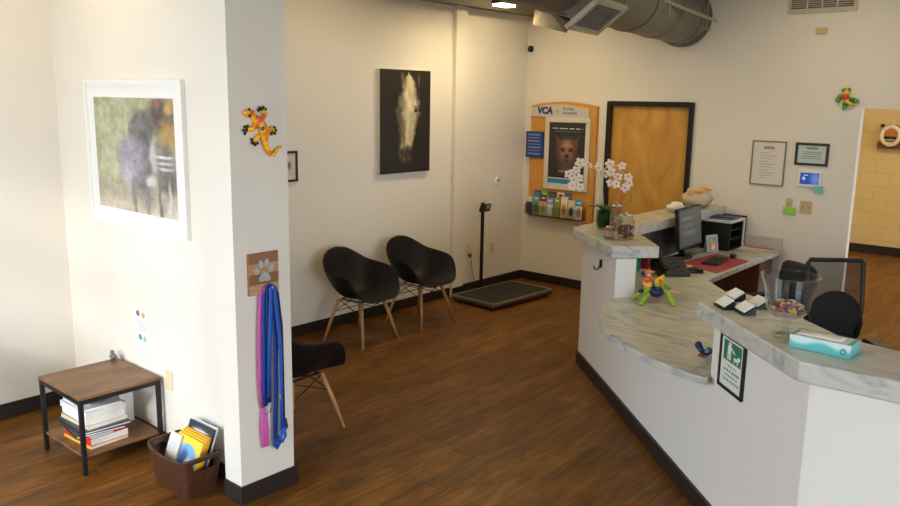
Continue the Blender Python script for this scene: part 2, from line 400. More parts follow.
def C(rgb, rough=.5, **k):
    k.setdefault('var', .025)
    return mat('tint_%d_%d_%d_%d' % (*rgb, int(rough * 100)), rgb, rough, **k)
def smooth(a, b, x):
    t = max(0, min(1, (x - a) / (b - a))); return t * t * (3 - 2 * t)
def mixc(a, b, t): return tuple(a[i] + (b[i] - a[i]) * t for i in range(3))
def hsh(i, j):
    q = math.sin(i * 127.1 + j * 311.7) * 43758.5453; return q - math.floor(q)
def vnoise(x, y):
    i, j = math.floor(x), math.floor(y); a, b = smooth(0, 1, x - i), smooth(0, 1, y - j)
    return (hsh(i, j) * (1 - a) + hsh(i + 1, j) * a) * (1 - b) + (hsh(i, j + 1) * (1 - a) + hsh(i + 1, j + 1) * a) * b
def blobs(bg, L):
    def fn(u, v):
        c = bg(u, v) if callable(bg) else bg
        for (cx, cy, rx, ry, col, soft) in L:
            d = math.hypot((u - cx) / rx, (v - cy) / ry)
            c = mixc(c, col, 1 - smooth(1 - soft, 1 + soft, d))
        return c
    return fn

# ================================================================== visitor armchairs
RIM = [(0, 0, .285, .412), (22, .17, .278, .415), (38, .262, .24, .46), (50, .300, .195, .565), (64, .318, .13, .635), (84, .328, .02, .662), (106, .322, -.09, .676), (126, .285, -.19, .702), (144, .215, -.262, .762), (160, .125, -.298, .812), (180, 0, -.312, .832)]
def make_chair(label, grp):
    t = thing('armchair', label, 'chair', group=grp)
    mb = MB(); nt_, nr = 48, 12
    cx, cy, cz = 0, .02, .398
    vs = [Vector((cx, cy, cz))]
    for i in range(1, nr + 1):
        r = i / nr
        for j in range(nt_):
            a = 360 * j / nt_; s = 1 if a <= 180 else -1
            x, y, z = catmull(RIM, a if a <= 180 else 360 - a); x *= s
            fr = (1 + math.cos(math.radians(a))) / 2               # 1 at the front edge
            k = 3.6 - 1.6 * fr
            hr = r ** .86
            zz = cz + (z - cz) * r ** k
            pull = 1 - .05 * math.sin(PI * r)
            vs.append(Vector((cx + (x - cx) * hr * (1 if r > .9 else pull / 1), cy + (y - cy) * hr, zz)))
    fs = [(0, 1 + j, 1 + (j + 1) % nt_) for j in range(nt_)]
    for i in range(nr - 1):
        for j in range(nt_): fs.append((1 + i * nt_ + j, 1 + (i + 1) * nt_ + j, 1 + (i + 1) * nt_ + (j + 1) % nt_, 1 + i * nt_ + (j + 1) % nt_))
    mb.add(vs, fs).build('seat_shell', M_SHELL, t, smooth=True, solid=.009, sub=1)
    for sx in (-1, 1):
        for sy in (-1, 1):
            MB().tube([(sx * .145, sy * .13, .39), (sx * .19, sy * .18, .22), (sx * .245, sy * .235, 0)], [.017, .0155, .0105], 10).build('leg', M_LEGW, t, smooth=True)
    w = MB()
    for sx in (-1, 1):
        w.tube([(sx * .15, -.135, .385), (sx * .175, .16, .275)], .004, 6); w.tube([(sx * .15, .135, .385), (sx * .175, -.16, .275)], .004, 6)
    for sy in (-1, 1):
        w.tube([(-.15, sy * .135, .385), (.175, sy * .165, .275)], .004, 6); w.tube([(.15, sy * .135, .385), (-.175, sy * .165, .275)], .004, 6)
    w.build('strut', M_BLACKM, t)
    w = MB()
    for sx in (-1, 1):
        w.tube([(sx * .13, -.12, .392), (sx * .13, .12, .392)], .006, 6)
        w.tube([(-.13, sx * .12, .392), (.13, sx * .12, .392)], .006, 6)
    w.build('seat_mount', M_BLACKM, t)
    return t
GC = 'black armchairs with wooden legs'
ch = make_chair('black shell armchair with beech legs standing under the black-framed small picture', GC)
ch.location = (4.80, 5.20, 0); ch.rotation_euler = (0, 0, PI + math.radians(6))
ch['label'] = 'black shell armchair under the horse canvas, farther from the floor scale of the pair'
dup(ch, (5.62, 5.23, 0), PI + math.radians(2), 'black shell armchair of the pair by the wall, next to the floor scale')
dup(ch, (3.112, 4.045, 0), math.radians(5) - PI / 2, 'black shell armchair half hidden behind the column with hanging leashes')
dup(ch, (1.24, 5.32, 0), PI, 'black shell armchair against the sunlit wall beyond the side table')

# ================================================================== side table with magazines
tb = thing('side_table', 'small black metal side table with rustic wooden top and shelf', 'table', (2.125, 4.645, 0))
TX, TY, TZ = .25, .27, .475
MB().bb((-TX, -TY, TZ - .018), (TX, TY, TZ)).build('tabletop', M_RUSTIC, tb, bevel=.003)
MB().bb((-TX + .01, -TY + .01, .105), (TX - .01, TY - .01, .12)).build('shelf', M_RUSTIC, tb, bevel=.002)
for sx in (-1, 1):
    for sy in (-1, 1):
        MB().box((sx * (TX - .0125), sy * (TY - .0125), (TZ - .018) / 2), (.025, .025, TZ - .018)).build('leg', M_BLACKM, tb, bevel=.002)
w = MB()
for sx in (-1, 1): w.box((sx * (TX - .0125), 0, TZ - .031), (.025, 2 * TY - .05, .025))
for sy in (-1, 1): w.box((0, sy * (TY - .0125), TZ - .031), (2 * TX - .05, .025, .025))
w.build('apron', M_BLACKM, tb)

def book(name, label, cat, c, d, rz, cover, pages, grp=None, img=None, spine=None):
    t = thing(name, label, cat, c, rz, grp)
    MB().box((0, 0, d[2] / 2), (d[0] - .006, d[1] - .006, d[2] - .004)).build('page_block', pages, t)
    w = MB().box((0, 0, d[2] - .0012), (d[0], d[1], .0024)).box((0, 0, .0012), (d[0], d[1], .0024)).box((-d[0] / 2 + .0012, 0, d[2] / 2), (.0024, d[1], d[2])); w.build('cover', cover, t)
    if img: painting('cover_picture', img, (-d[0] / 2, -d[1] / 2, d[2] + .0006), (d[0], 0, 0), (0, d[1], 0), 24, 32, t)
    return t
red = lambda u, v: (206, 40, 34) if (u > .62 or v > .80 or u < .05) else blobs((214, 210, 206), [(.34, .42, .22, .20, (120, 120, 126), .5), (.40, .25, .16, .10, (84, 80, 84), .5), (.25, .62, .10, .06, (230, 226, 220), .4)])(u, v)
sz = .1208
bc = (2.06, 4.60)
stk = [('magazine', 'thick yellow-bottomed magazine at the very bottom of the stack on the table shelf', (.0, .0), (.225, .29, .018), 4, (226, 178, 70), None),
       ('magazine', 'red-covered magazine with a grey picture low in the stack on the table shelf', (.004, -.004), (.225, .29, .042), 2, (204, 40, 34), red),
       ('magazine', 'dark grey large magazine sticking out of the middle of the shelf stack', (.0, .07), (.27, .34, .012), -8, (54, 58, 58), None),
       ('magazine', 'dark blue-grey magazine with pale edge lying on the dark grey one in the stack', (.025, .075), (.27, .34, .012), -3, (70, 78, 86), None),
       ('book', 'cream-coloured book under the white magazines on the table shelf', (.03, .09), (.235, .30, .024), 3, (222, 204, 168), None),
       ('magazine', 'plain white magazine resting on the cream book in the shelf stack', (.03, .095), (.23, .295, .042), 0, (232, 230, 228), None),
       ('magazine', 'white magazine second from the top of the shelf stack', (.028, .095), (.235, .30, .034), 2, (226, 226, 228), None)]
for (nm, lb, off, d, rz, colr, img) in stk:
    d = (d[0] * 1.06, d[1] * 1.08, d[2] * 1.08); book(nm, lb, nm, (bc[0] + off[0], bc[1] + off[1] * .8, sz), d, math.radians(rz), C(colr, .4), M_PAPER, 'magazines stacked on the table shelf', img); sz += d[2] + .0005
topimg = blobs((214, 214, 216), [(.3, .7, .22, .14, (130, 134, 150), .4), (.66, .62, .18, .2, (150, 152, 160), .4), (.5, .3, .3, .12, (120, 126, 140), .5), (.2, .2, .1, .1, (240, 240, 240), .3)])
book('book', 'thick plain white book standing against the wall behind the shelf stack', 'book', (2.29, 4.775, .1208), (.10, .21, .26), math.radians(5), C((222, 222, 222), .5), M_PAPER)
book('magazine', 'white magazine with a blue-grey picture, topmost of the shelf stack', 'magazine', (bc[0] + .026, bc[1] + .072, sz), (.235, .305, .014), math.radians(-3), C((230, 230, 232), .4), M_PAPER, 'magazines stacked on the table shelf', topimg)
# small bird ornament on the table
q = onz(117, 358, TZ)
t = thing('bird_figurine', 'tiny grey bird figurine with orange beak at the back corner of the side table', 'figurine', (q.x - .03, 4.895, TZ))
MB().ball((0, 0, .022), .022, (1, 1.3, .95), 12).ball((0, .012, .048), .014, (1, 1, 1), 10).tube([(0, -.02, .025), (0, -.055, .03)], [.012, .006], 8).build('body', C((112, 108, 112), .5), t, smooth=True)
MB().tube([(0, .022, .048), (0, .042, .044)], [.006, .001], 8).ball((.012, 0, .026), .014, (.5, 1.2, .8), 8).build('beak', C((232, 130, 50), .5), t, smooth=True)
# basket
bk = thing('magazine_basket', 'dark brown woven basket with oval handle holes beside the column', 'basket', (2.215, 3.862, 0))
w = MB(); nn = 64; lev = 10
BX0, BY0, BX1, BY1, BHt = .098, .175, .122, .212, .225
def bsh(a, z, inset=0):
    f = z / BHt; hx, hy = BX0 + (BX1 - BX0) * f - inset, BY0 + (BY1 - BY0) * f - inset
    ca, sa = math.cos(a), math.sin(a); p = .22
    x = hx * math.copysign(abs(ca) ** p, ca); y = hy * math.copysign(abs(sa) ** p, sa)
    return x, y
vs = []; fs = []
import itertools
def rimz(y): return BHt - .03 + .045 * (abs(y) / BY1) ** 2.2
ang = [PI / 4 + 2 * PI * i / nn for i in range(nn)]
for L_, ins in ((0, 0), (1, .012)):
    for k in range(lev + 1):
        for a in ang:
            x, y = bsh(a, BHt * k / lev, ins); z = (rimz(y) * k / lev) if k else (0 if L_ == 0 else .01)
            vs.append((x, y, max(z, .01 if L_ else 0)))
def hole(k, j):
    i0 = [vs[k * nn + j], vs[(k + 1) * nn + (j + 1) % nn]]
    xm = (i0[0][0] + i0[1][0]) / 2; ym = (i0[0][1] + i0[1][1]) / 2; zm = (i0[0][2] + i0[1][2]) / 2
    return abs(ym) > .155 and ((xm / .055) ** 2 + ((zm - .183) / .027) ** 2) < 1
B_ = (lev + 1) * nn
for k in range(lev):
    for j in range(nn):
        if hole(k, j): continue
        j2 = (j + 1) % nn
        fs.append((k * nn + j, k * nn + j2, (k + 1) * nn + j2, (k + 1) * nn + j)); fs.append((B_ + k * nn + j2, B_ + k * nn + j, B_ + (k + 1) * nn + j, B_ + (k + 1) * nn + j2))
for j in range(nn):
    j2 = (j + 1) % nn; fs.append((lev * nn + j, lev * nn + j2, B_ + lev * nn + j2, B_ + lev * nn + j))
fs.append(list(range(nn))[::-1]); fs.append([B_ + j for j in range(nn)])
w.add(vs, fs).build('basket_body', M_WICKER, bk)
w = MB(); pts = [(*bsh(a, BHt, .005), 0) for a in ang]; pts = [(p[0], p[1], rimz(p[1])) for p in pts]
w.tube(pts + [pts[0]], .009, 8); w.build('rim', M_WICKER, bk, smooth=True)
blue_img = blobs((240, 206, 70), [(.5, .45, .42, .42, (120, 170, 220), .15), (.42, .5, .16, .22, (70, 96, 140), .4), (.62, .36, .14, .2, (210, 220, 232), .4), (.5, .93, .5, .07, (250, 214, 60), .2)])
mags = [('white magazine with a pink stripe leaning at the far end of the basket', (214, 200, 186), blobs((218, 208, 196), [(.5, .3, .5, .1, (222, 130, 110), .2), (.5, .75, .4, .1, (200, 204, 210), .3)])),
        ('yellow-bordered magazine with a blue cover picture in the basket', (244, 196, 58), blue_img),
        ('yellow magazine directly behind the blue-covered one in the basket', (246, 192, 52), None),
        ('bright yellow magazine in the middle of the basket', (240, 186, 44), None),
        ('deep yellow magazine third from the wall end of the basket', (232, 176, 40), None),
        ('black and white magazine standing up against the wall side of the basket', (52, 52, 60), blobs((44, 46, 54), [(.5, .8, .4, .1, (210, 212, 216), .3)])),
        ('clear white sleeve standing tallest at the wall side of the basket', (222, 226, 230), None)]
for i, (lb, colr, img) in enumerate(mags):
    x = 2.215 + (-.070 + .0165 * i)
    t = thing('magazine', lb, 'magazine', (x, 3.83 + (.0 if i else .125) + .006 * min(i, 4), .052), 0, 'magazines in the basket')
    hgt, wid = (.245 + (.035 if i > 4 else 0) + .004 * i), (.245 if i else .11)
    t.rotation_euler = (0, math.radians(21), 0)
    MB().bb((-.0055, -wid / 2, 0), (.0055, wid / 2, hgt)).build('magazine_body', C(colr, .4), t, bevel=.001)
    if img: painting('cover_picture', img, (-.0063, wid / 2, .0), (0, -wid, 0), (0, 0, hgt), 20, 26, t)

# ================================================================== things on the entry walls
M_FRW = mat('white_frame', (238, 235, 230), .4, var=.005, scale=2)
def framed(name, label, cat, org, ux, uy, nrm, fw, depth, fmat, fn, nx, ny, matw=0, matc=(236, 234, 230), glass=False, grp=None):
    """org = lower left corner on the wall, ux/uy = full outer size vectors, nrm = into the room"""
    ux, uy, nrm = Vector(ux), Vector(uy), Vector(nrm).normalized(); a, b = ux.normalized(), uy.normalized(); W_, H_ = ux.length, uy.length
    t = thing(name, label, cat, org, 0, grp)
    o = Vector((0, 0, 0)); fr = MB()
    def bar(u0, v0, u1, v1): fr.slab([o + a * u0 + b * v0, o + a * u1 + b * v0, o + a * u1 + b * v1, o + a * u0 + b * v1], nrm * depth)
    bar(0, 0, W_, fw); bar(0, H_ - fw, W_, H_); bar(0, fw, fw, H_ - fw); bar(W_ - fw, fw, W_, H_ - fw)
    fr.build('frame', fmat, t)
    bk_ = MB(); bk_.slab([o + a * fw + b * fw, o + a * (W_ - fw) + b * fw, o + a * (W_ - fw) + b * (H_ - fw), o + a * fw + b * (H_ - fw)], nrm * depth * .5); bk_.build('mount', C(matc, .6, var=.006), t)
    m0 = fw + matw
    painting('picture', fn, o + a * m0 + b * m0 + nrm * (depth * .5 + .0008), a * (W_ - 2 * m0), b * (H_ - 2 * m0), nx, ny, t)
    return t
def dogbg(u, v):
    s = vnoise(u * 26, v * 2.5); c = mixc((150, 152, 118), (176, 180, 140), s)
    c = mixc(c, (158, 146, 126), smooth(.45, .05, v))
    return mixc(c, (196, 184, 160), smooth(.2, .0, v))
def speck(fn, amp, sc):
    def g(u, v):
        n1 = vnoise(u * sc, v * sc) - .5; n2 = vnoise(u * sc * 2.3 + 9, v * sc * 2.1) - .5; n3 = vnoise(u * 11 + 4, v * 5) - .5
        c = fn(u + .03 * (vnoise(u * 12, v * 12 + 5) - .5), v + .03 * (vnoise(u * 9 + 7, v * 9) - .5)); k = amp * (1.2 * n1 + .9 * n2 + .8 * n3)
        return tuple(q + k for q in c)
    return g
dog = blobs(dogbg, [(.86, .85, .16, .16, (70, 56, 52), .5), (.92, .68, .10, .12, (170, 128, 60), .6), (.80, .95, .04, .035, (120, 70, 60), .7), (.95, .92, .05, .06, (180, 140, 60), .6),
                    (.88, .45, .16, .16, (120, 116, 112), .5), (.90, .30, .12, .10, (92, 84, 82), .5), (.80, .56, .10, .10, (110, 106, 96), .5),
                    (.60, .45, .15, .32, (104, 100, 104), .4), (.46, .48, .15, .20, (150, 142, 158), .4), (.42, .36, .08, .12, (164, 156, 170), .4),
                    (.62, .78, .12, .11, (84, 80, 82), .35), (.52, .74, .07, .05, (100, 92, 90), .4), (.69, .70, .05, .10, (76, 72, 74), .4), (.74, .5, .04, .16, (176, 174, 170), .5),
                    (.48, .16, .025, .16, (120, 108, 104), .5), (.66, .14, .03, .18, (118, 106, 104), .5), (.80, .12, .02, .2, (96, 92, 92), .5), (.92, .12, .02, .2, (190, 188, 184), .5),
                    (.86, .52, .12, .012, (206, 206, 204), .5), (.87, .47, .11, .010, (206, 206, 204), .5), (.88, .42, .10, .010, (206, 206, 204), .5), (.7, .3, .06, .05, (196, 190, 186), .5)])
framed('framed_photo', 'large white-framed photograph of a dark dog with lavender scarf on the bright wall', 'framed picture', (2.3995, 5.135, 1.368), (0, -1.14, 0), (0, 0, .885), (-1, 0, 0), .022, .026, M_FRW, lambda u, v: mixc(speck(dog, 27, 20)(u, v), (206, 200, 190), .16), 100, 80, .08)  # pale mix over the print paints in a haze of reflected light
# paper notice and blank plate below it
def note(u, v):
    for (x, y, c) in ((.28, .84, (120, 104, 130)), (.66, .82, (206, 164, 84)), (.36, .16, (86, 140, 128)), (.70, .14, (140, 186, 190))):
        if ((u - x) / .14) ** 2 + ((v - y) / .085) ** 2 < 1: return c
    if .38 < v < .66 and int(v * 40) % 3 == 0 and .2 < u < .85: return (170, 168, 176)
    return (238, 238, 236)
t = painting('paper_notice', note, (2.3985, 4.70, .632), (0, -.165, 0), (0, 0, .225), 30, 40); tag(t, 'white paper notice with four small coloured drawings taped above the side table', 'notice')
tag(MB().bb((2.392, 4.275, .405), (2.3995, 4.345, .525)).build('wall_plate', M_CREAM, bevel=.003), 'cream wall plate low on the bright wall between side table and basket', 'wall plate')

# gecko sculpture on the column
YC = 3.44
def gz(x, y, d=.02): p = ony(235 + x / 7.23, 95 + y / 7.23, YC - d); return p
g = thing('gecko_ornament', 'yellow and orange gecko wall ornament with pink and blue spots on the white column', 'wall ornament', tuple(gz(200, 240, 0)))
gl = g.location.copy()
def gp(x, y, d=.02): return gz(x, y, d) - gl
M_GY = ramp_mat('gecko_glaze', lambda nt, N, L, b: (lambda tc, no, r: (L.new(tc.outputs['Object'], no.inputs['Vector']), L.new(no.outputs['Fac'], r.inputs['Fac']), L.new(r.outputs['Color'], b.inputs['Base Color'])))(N.new('ShaderNodeTexCoord'), N.new('ShaderNodeTexNoise'), N.new('ShaderNodeValToRGB')))
nt_ = M_GY.node_tree
for n in nt_.nodes:
    if n.type == 'TEX_NOISE': n.inputs['Scale'].default_value = 22
    if n.type == 'VALTORGB':
        n.color_ramp.elements[0].position = .38; n.color_ramp.elements[0].color = (*lin((236, 124, 24)), 1); n.color_ramp.elements[1].position = .55; n.color_ramp.elements[1].color = (*lin((250, 196, 40)), 1)
    if n.type == 'BSDF_PRINCIPLED': n.inputs['Roughness'].default_value = .25
w = MB()
w.tube([gp(60, 125), gp(85, 132), gp(115, 142), gp(140, 158), gp(165, 182), gp(190, 215), gp(208, 250), gp(213, 290), gp(215, 330), gp(225, 370), gp(240, 405), gp(260, 432), gp(280, 432), gp(292, 408), gp(310, 385), gp(330, 375), gp(343, 378)],
       [.006, .016, .020, .017, .022, .026, .026, .024, .017, .014, .013, .012, .011, .009, .007, .005, .002], 12)
w.build('body', M_GY, g, smooth=True)
feet = [((170, 178), (205, 165), (222, 140), (200, 108), ((168, 110), (180, 92), (205, 88), (222, 104))), ((150, 190), (146, 225), (125, 250), (92, 250), ((70, 230), (62, 255), (72, 280), (92, 225))),
        ((222, 285), (245, 262), (262, 238), (276, 258), ((285, 235), (296, 255), (288, 278), (262, 282))), ((200, 288), (175, 300), (152, 318), (142, 338), ((120, 322), (125, 348), (145, 360), (163, 348)))]
for A, B2, C2, D2, toes in feet:
    MB().tube([gp(*A, .015), gp(*B2, .02), gp(*C2, .02), gp(*D2, .015)], [.013, .011, .011, .012], 10).build('leg', M_GY, g, smooth=True)
    w = MB()
    for tt in toes:
        w.tube([gp(*D2, .014), gp(*tt, .012)], .004, 6); w.ball(gp(*tt, .012), .0085, (1, .8, 1), 8)
    w.build('toes', C((30, 30, 28), .35), g, smooth=True)
for (x, y, r, colr, nm) in ((182, 182, .017, (232, 70, 120), 'spot'), (205, 235, .017, (50, 64, 130), 'spot'), (228, 285, .014, (150, 190, 60), 'spot'), (225, 318, .009, (190, 50, 70), 'spot'), (125, 125, .012, (214, 60, 40), 'spot'), (160, 165, .008, (150, 60, 40), 'spot')):
    MB().ball(gp(x, y, .036 if r > .01 else .034), r, (1, .55, 1.1), 10).build(nm, C(colr, .3), g, smooth=True)
MB().ball(gp(106, 150, .036), .009, (1, .7, 1), 10).ball(gp(104, 102, .03), .007, (1, .7, 1), 10).build('eye', C((24, 26, 24), .2), g, smooth=True)

# plaque and leashes
pq = thing('paw_plaque', 'square wooden plaque with a silver paw print on the white column', 'plaque', (2.376, YC, 1.148)); 
PW, PH = .188, .222
plank = lambda u, v: mixc([(150, 100, 68), (190, 146, 108), (138, 92, 62), (196, 152, 112)][min(3, int((1 - v) * 4))], (120, 84, 60), .18 * (.5 + .5 * math.sin(u * 9 + v * 57)))
MB().bb((0, -.016, 0), (PW, 0, PH)).build('board', C((150, 106, 74), .6), pq, bevel=.002)
painting('board_face', plank, (0, -.0166, 0), (PW, 0, 0), (0, 0, PH), 20, 40, pq)
M_SIL = mat('silver_print', (176, 186, 186), .35, metal=.3)
w = MB()
def disc(cx, cz, rx, rz, ti=0):
    pts = []
    for i in range(16):
        a = 2 * PI * i / 16; x, z = rx * math.cos(a), rz * math.sin(a); pts.append((cx + x * math.cos(ti) - z * math.sin(ti), -.0166, cz + x * math.sin(ti) + z * math.cos(ti)))
    w.slab(pts, (0, -.003, 0))
disc(.048, .128, .016, .021, .5); disc(.076, .162, .015, .022, .15); disc(.112, .166, .015, .022, -.15); disc(.142, .138, .015, .021, -.5)
w.slab([(.062, -.0166, .072), (.062, -.0166, .09), (.08, -.0166, .112), (.098, -.0166, .12), (.118, -.0166, .112), (.134, -.0166, .088), (.134, -.0166, .072), (.112, -.0166, .066), (.096, -.0166, .072), (.08, -.0166, .066)], (0, -.003, 0))
w.build('paw_print', M_SIL, pq)
hx_, hz_ = .115, .025
MB().tube([(hx_, -.016, hz_ + .01), (hx_, -.04, hz_), (hx_, -.058, hz_ + .004), (hx_, -.062, hz_ + .02)], .005, 8).build('hook', M_STEEL, pq, smooth=True)
def lz(x, y): p = ony(x, y, YC - .03); return p.x, p.z
def leash(label, colr, left, right, d, wid=.016, clasp=None, loop=None):
    hxw, hzw = 2.376 + hx_, 1.148 + hz_ + .006
    t = thing('leash', label, 'leash', (hxw, YC, hzw), 0, 'pet leashes on the plaque hook'); o = Vector((hxw, YC, hzw))
    L_ = [Vector((*((lz(*p)[0]), YC - d, lz(*p)[1]),)) - o for p in left]; R_ = [Vector((lz(*p)[0], YC - d, lz(*p)[1])) - o for p in right]
    top = [Vector((-.012, -d - .004, .006)), Vector((0, -d - .006, .012)), Vector((.012, -d - .004, .006))]
    m_ = C(colr, .55)
    wid *= 1.55
    MB().tube(L_[::-1] + top + R_, wid / 2, 8, flat=.16, up=(0, 1, 0)).build('strap', m_, t, smooth=True)
    if loop:
        pts = [Vector((lz(*p)[0], YC - d - .004, lz(*p)[1])) - o for p in loop]
        MB().tube(pts, wid / 2, 8, flat=.22, up=(0, 1, 0)).build('handle_loop', m_, t, smooth=True)
    if clasp:
        p = Vector((lz(*clasp)[0], YC - d - .004, lz(*clasp)[1])) - o
        MB().tube([p + Vector((0, 0, .02)), p, p + Vector((.006, 0, -.015)), p + Vector((0, 0, -.026)), p + Vector((-.007, 0, -.014)), p], .0035, 6).build('snap_clasp', M_STEEL, t, smooth=True)
    return t
leash('pink leash whose loop hangs lowest on the inner side of the bundle', (214, 92, 176), [(262, 296), (260.6, 330), (261, 380), (263.5, 408)], [(276.5, 292), (278.5, 320), (279, 350)], .022, .018, None, [(264.5, 408), (263.5, 430), (265, 447), (267.8, 446), (267, 428), (265.5, 410)])
leash('royal blue leash with chrome clasp hanging in front of the pink one', (26, 66, 152), [(264.5, 294), (264, 340), (264.5, 390), (265.5, 406)], [(273, 294), (275, 340), (275.5, 400), (275, 440)], .034, .020, (266, 410), [(275, 438), (274, 444), (276.5, 447), (279, 442), (277, 436)])
leash('navy leash at the outer right of the hanging leash bundle', (22, 42, 104), [(266, 294), (267, 345), (267.5, 402)], [(275, 293), (279, 325), (280.5, 375), (281.5, 424)], .046, .018, (268, 407), [(281, 420), (279.5, 428), (281.5, 431), (284, 426), (282.5, 418)])
leash('bright blue leash in the middle of the hanging bundle', (38, 92, 186), [(268, 296), (266.8, 340), (266, 396)], [(272, 295), (277.5, 345), (278.5, 395), (279, 430)], .056, .015, (277, 396), [(279, 428), (277.5, 436), (279.5, 440), (282, 434), (280.5, 426)])

# ================================================================== chair wall
def horse(u, v):
    bg = tuple(q + 5 * (vnoise(u * 9, v * 12) - .5) for q in (27, 20, 15))
    cx, hw = catmull([(0, .5, .06), (.10, .50, .10), (.16, .505, .125), (.24, .51, .125), (.34, .525, .15), (.46, .545, .19), (.60, .54, .24), (.70, .56, .215), (.80, .575, .165), (.88, .575, .125), (.93, .565, .085), (.965, .56, .01), (1, .56, .0)], v)
    if hw < .004: return bg
    d = (u - cx) / hw + .35 * (vnoise(u * 22, v * 26) - .5)
    n = vnoise(u * 14 + 3, v * 9); n2 = vnoise(u * 40, v * 24)
    lum = 1 - .50 * smooth(.3, 1.05, abs(d)) - .20 * smooth(.05, .55, -d) * smooth(.2, .4, v) * smooth(.8, .6, v) + .22 * (n - .5) + .10 * (n2 - .5)
    c = mixc(bg, tuple(q * lum for q in (214, 200, 164)), (1 - smooth(.80, 1.15, abs(d))) * smooth(.07, .2, v))
    for (ex, ey, rx, ry, col, so) in ((.70, .615, .035, .024, (18, 13, 10), .3), (.70, .645, .05, .012, (120, 108, 84), .5), (.37, .60, .035, .05, (84, 72, 54), .7), (.52, .17, .14, .085, (40, 32, 25), .5), (.47, .13, .03, .02, (110, 98, 78), .6), (.57, .14, .03, .02, (96, 84, 66), .6), (.60, .19, .03, .03, (22, 17, 13), .5), (.44, .20, .025, .03, (26, 20, 15), .5),
                                      (.43, .925, .028, .055, (120, 108, 84), .6), (.76, .90, .020, .065, (110, 98, 76), .6), (.40, .46, .035, .12, (96, 82, 62), .8), (.60, .42, .04, .14, (188, 172, 138), .8), (.47, .36, .025, .16, (120, 104, 80), .8)):
        dd = math.hypot((u - ex) / rx, (v - ey) / ry) + .5 * (n2 - .5); c = mixc(c, col, (1 - smooth(1 - so, 1 + so, dd)) * .9)
    return c
cv = thing('horse_canvas', 'tall black canvas print of a white horse head on the chair wall', 'canvas print', (5.47, YS, 1.43))
MB().bb((0, -.038, 0), (.725, -.0005, 1.018)).build('canvas_edge', C((214, 204, 184), .6), cv, bevel=.003)
painting('canvas_face', horse, (0.002, -.0388, .002), (.721, 0, 0), (0, 0, 1.014), 60, 84, cv)
framed('small_picture', 'small black-framed picture partly hidden behind the column edge', 'framed picture', (4.20, YS - .0005, 1.43), (.285, 0, 0), (0, 0, .27), (0, -1, 0), .02, .02, M_BLACKP,
       blobs((206, 198, 182), [(.5, .7, .18, .12, (110, 100, 90), .4), (.5, .3, .18, .12, (120, 108, 96), .4), (.8, .55, .1, .2, (120, 112, 100), .4)]), 20, 20, .03, (214, 206, 192))
t = thing('thermostat', 'small round white thermostat on the chair wall above the scale', 'thermostat', tuple(ony(497, 181, YS)))
MB().cyl((0, 0, 0), (0, -.022, 0), .052, .046, 24).build('housing', M_WHITE, t, smooth=False, bevel=.003)
MB().box((.0, -.023, .01), (.05, .004, .02)).build('display', C((90, 96, 92), .3), t)
def outlet(label, pos, nrm, plug=False, slots=True):
    t = thing('wall_outlet', label, 'outlet', pos)
    R = Matrix.Identity(3) if nrm == 'y' else Matrix.Rotation(-PI / 2, 3, 'Z')
    def B(mb, c, d): mb.box(R @ Vector(c), d, M=R); return mb
    B(MB(), (0, -.003, 0), (.072, .006, .116)).build('plate', M_CREAM, t, bevel=.002)
    w = MB()
    for z in (-.028, .028): B(w, (0, -.0075, z), (.034, .003, .036))
    w.build('socket', C((212, 192, 150), .4), t)
    return t
outlet('cream outlet with a black plug beside the scale post', tuple(ony(468, 249, YS)), 'y')
outlet('cream outlet on the wall behind the scale platform', tuple(ony(492, 247, YS)), 'y')
p = ony(468, 255, YS); t = thing('power_plug', 'black power plug and cord in the outlet beside the scale', 'plug', (p.x, YS - .011, p.z))
MB().ball((0, -.02, 0), .026, (.9, .75, 1), 12).build('plug_body', M_BLACKP, t, smooth=True)
MB().tube([(0, -.03, -.02), (.01, -.035, -.10), (.05, -.02, -.22), (.10, -.02, -.33), (.13, -.06, -p.z + .012 + .07)], .0035, 6).build('cord', C((60, 56, 54), .5), t, smooth=True)

# floor scale
sc_ = thing('floor_scale', 'black platform floor scale with silver rim and tall display post in the corner', 'scale', (6.94, 5.2, 0), math.radians(-2))
MB().bb((-.51, -.29, .02), (.51, .30, .058)).build('platform_base', C((66, 60, 56), .5), sc_, bevel=.004)
fr = MB()
for a, b in (((-.515, -.295, .05), (.515, -.277, .078)), ((-.515, .287, .05), (.515, .305, .078)), ((-.515, -.277, .05), (-.497, .287, .078)), ((.497, -.277, .05), (.515, .287, .078))): fr.bb(a, b)
fr.build('rim', mat('scale_rim', (150, 140, 124), .4, metal=.5), sc_, bevel=.003)
MB().bb((-.497, -.277, .058), (.497, .287, .074)).build('mat', mat('ribbed_rubber', (34, 31, 29), .75, var=.2, scale=80), sc_)
for sx in (-1, 1):
    for sy in (-1, 1): MB().cyl((sx * .45, sy * .24, 0), (sx * .45, sy * .24, .02), .03).build('foot', M_BLACKP, sc_)
MB().bb((-.015, .315, 0), (.015, .345, .95)).bb((-.03, .306, .02), (.03, .35, .05)).build('post', M_BLACKM, sc_, bevel=.003)
MB().box((.01, .30, .985), (.15, .035, .085), M=Matrix.Rotation(.35, 3, 'X')).build('display_head', C((44, 42, 40), .4), sc_, bevel=.006)
MB().box((.025, .279, .993), (.085, .004, .05), M=Matrix.Rotation(.35, 3, 'X')).build('display_screen', C((150, 152, 138), .3), sc_)
MB().box((-.05, .285, .99), (.03, .06, .11), M=Matrix.Rotation(.35, 3, 'X')).build('bracket', M_BLACKP, sc_)

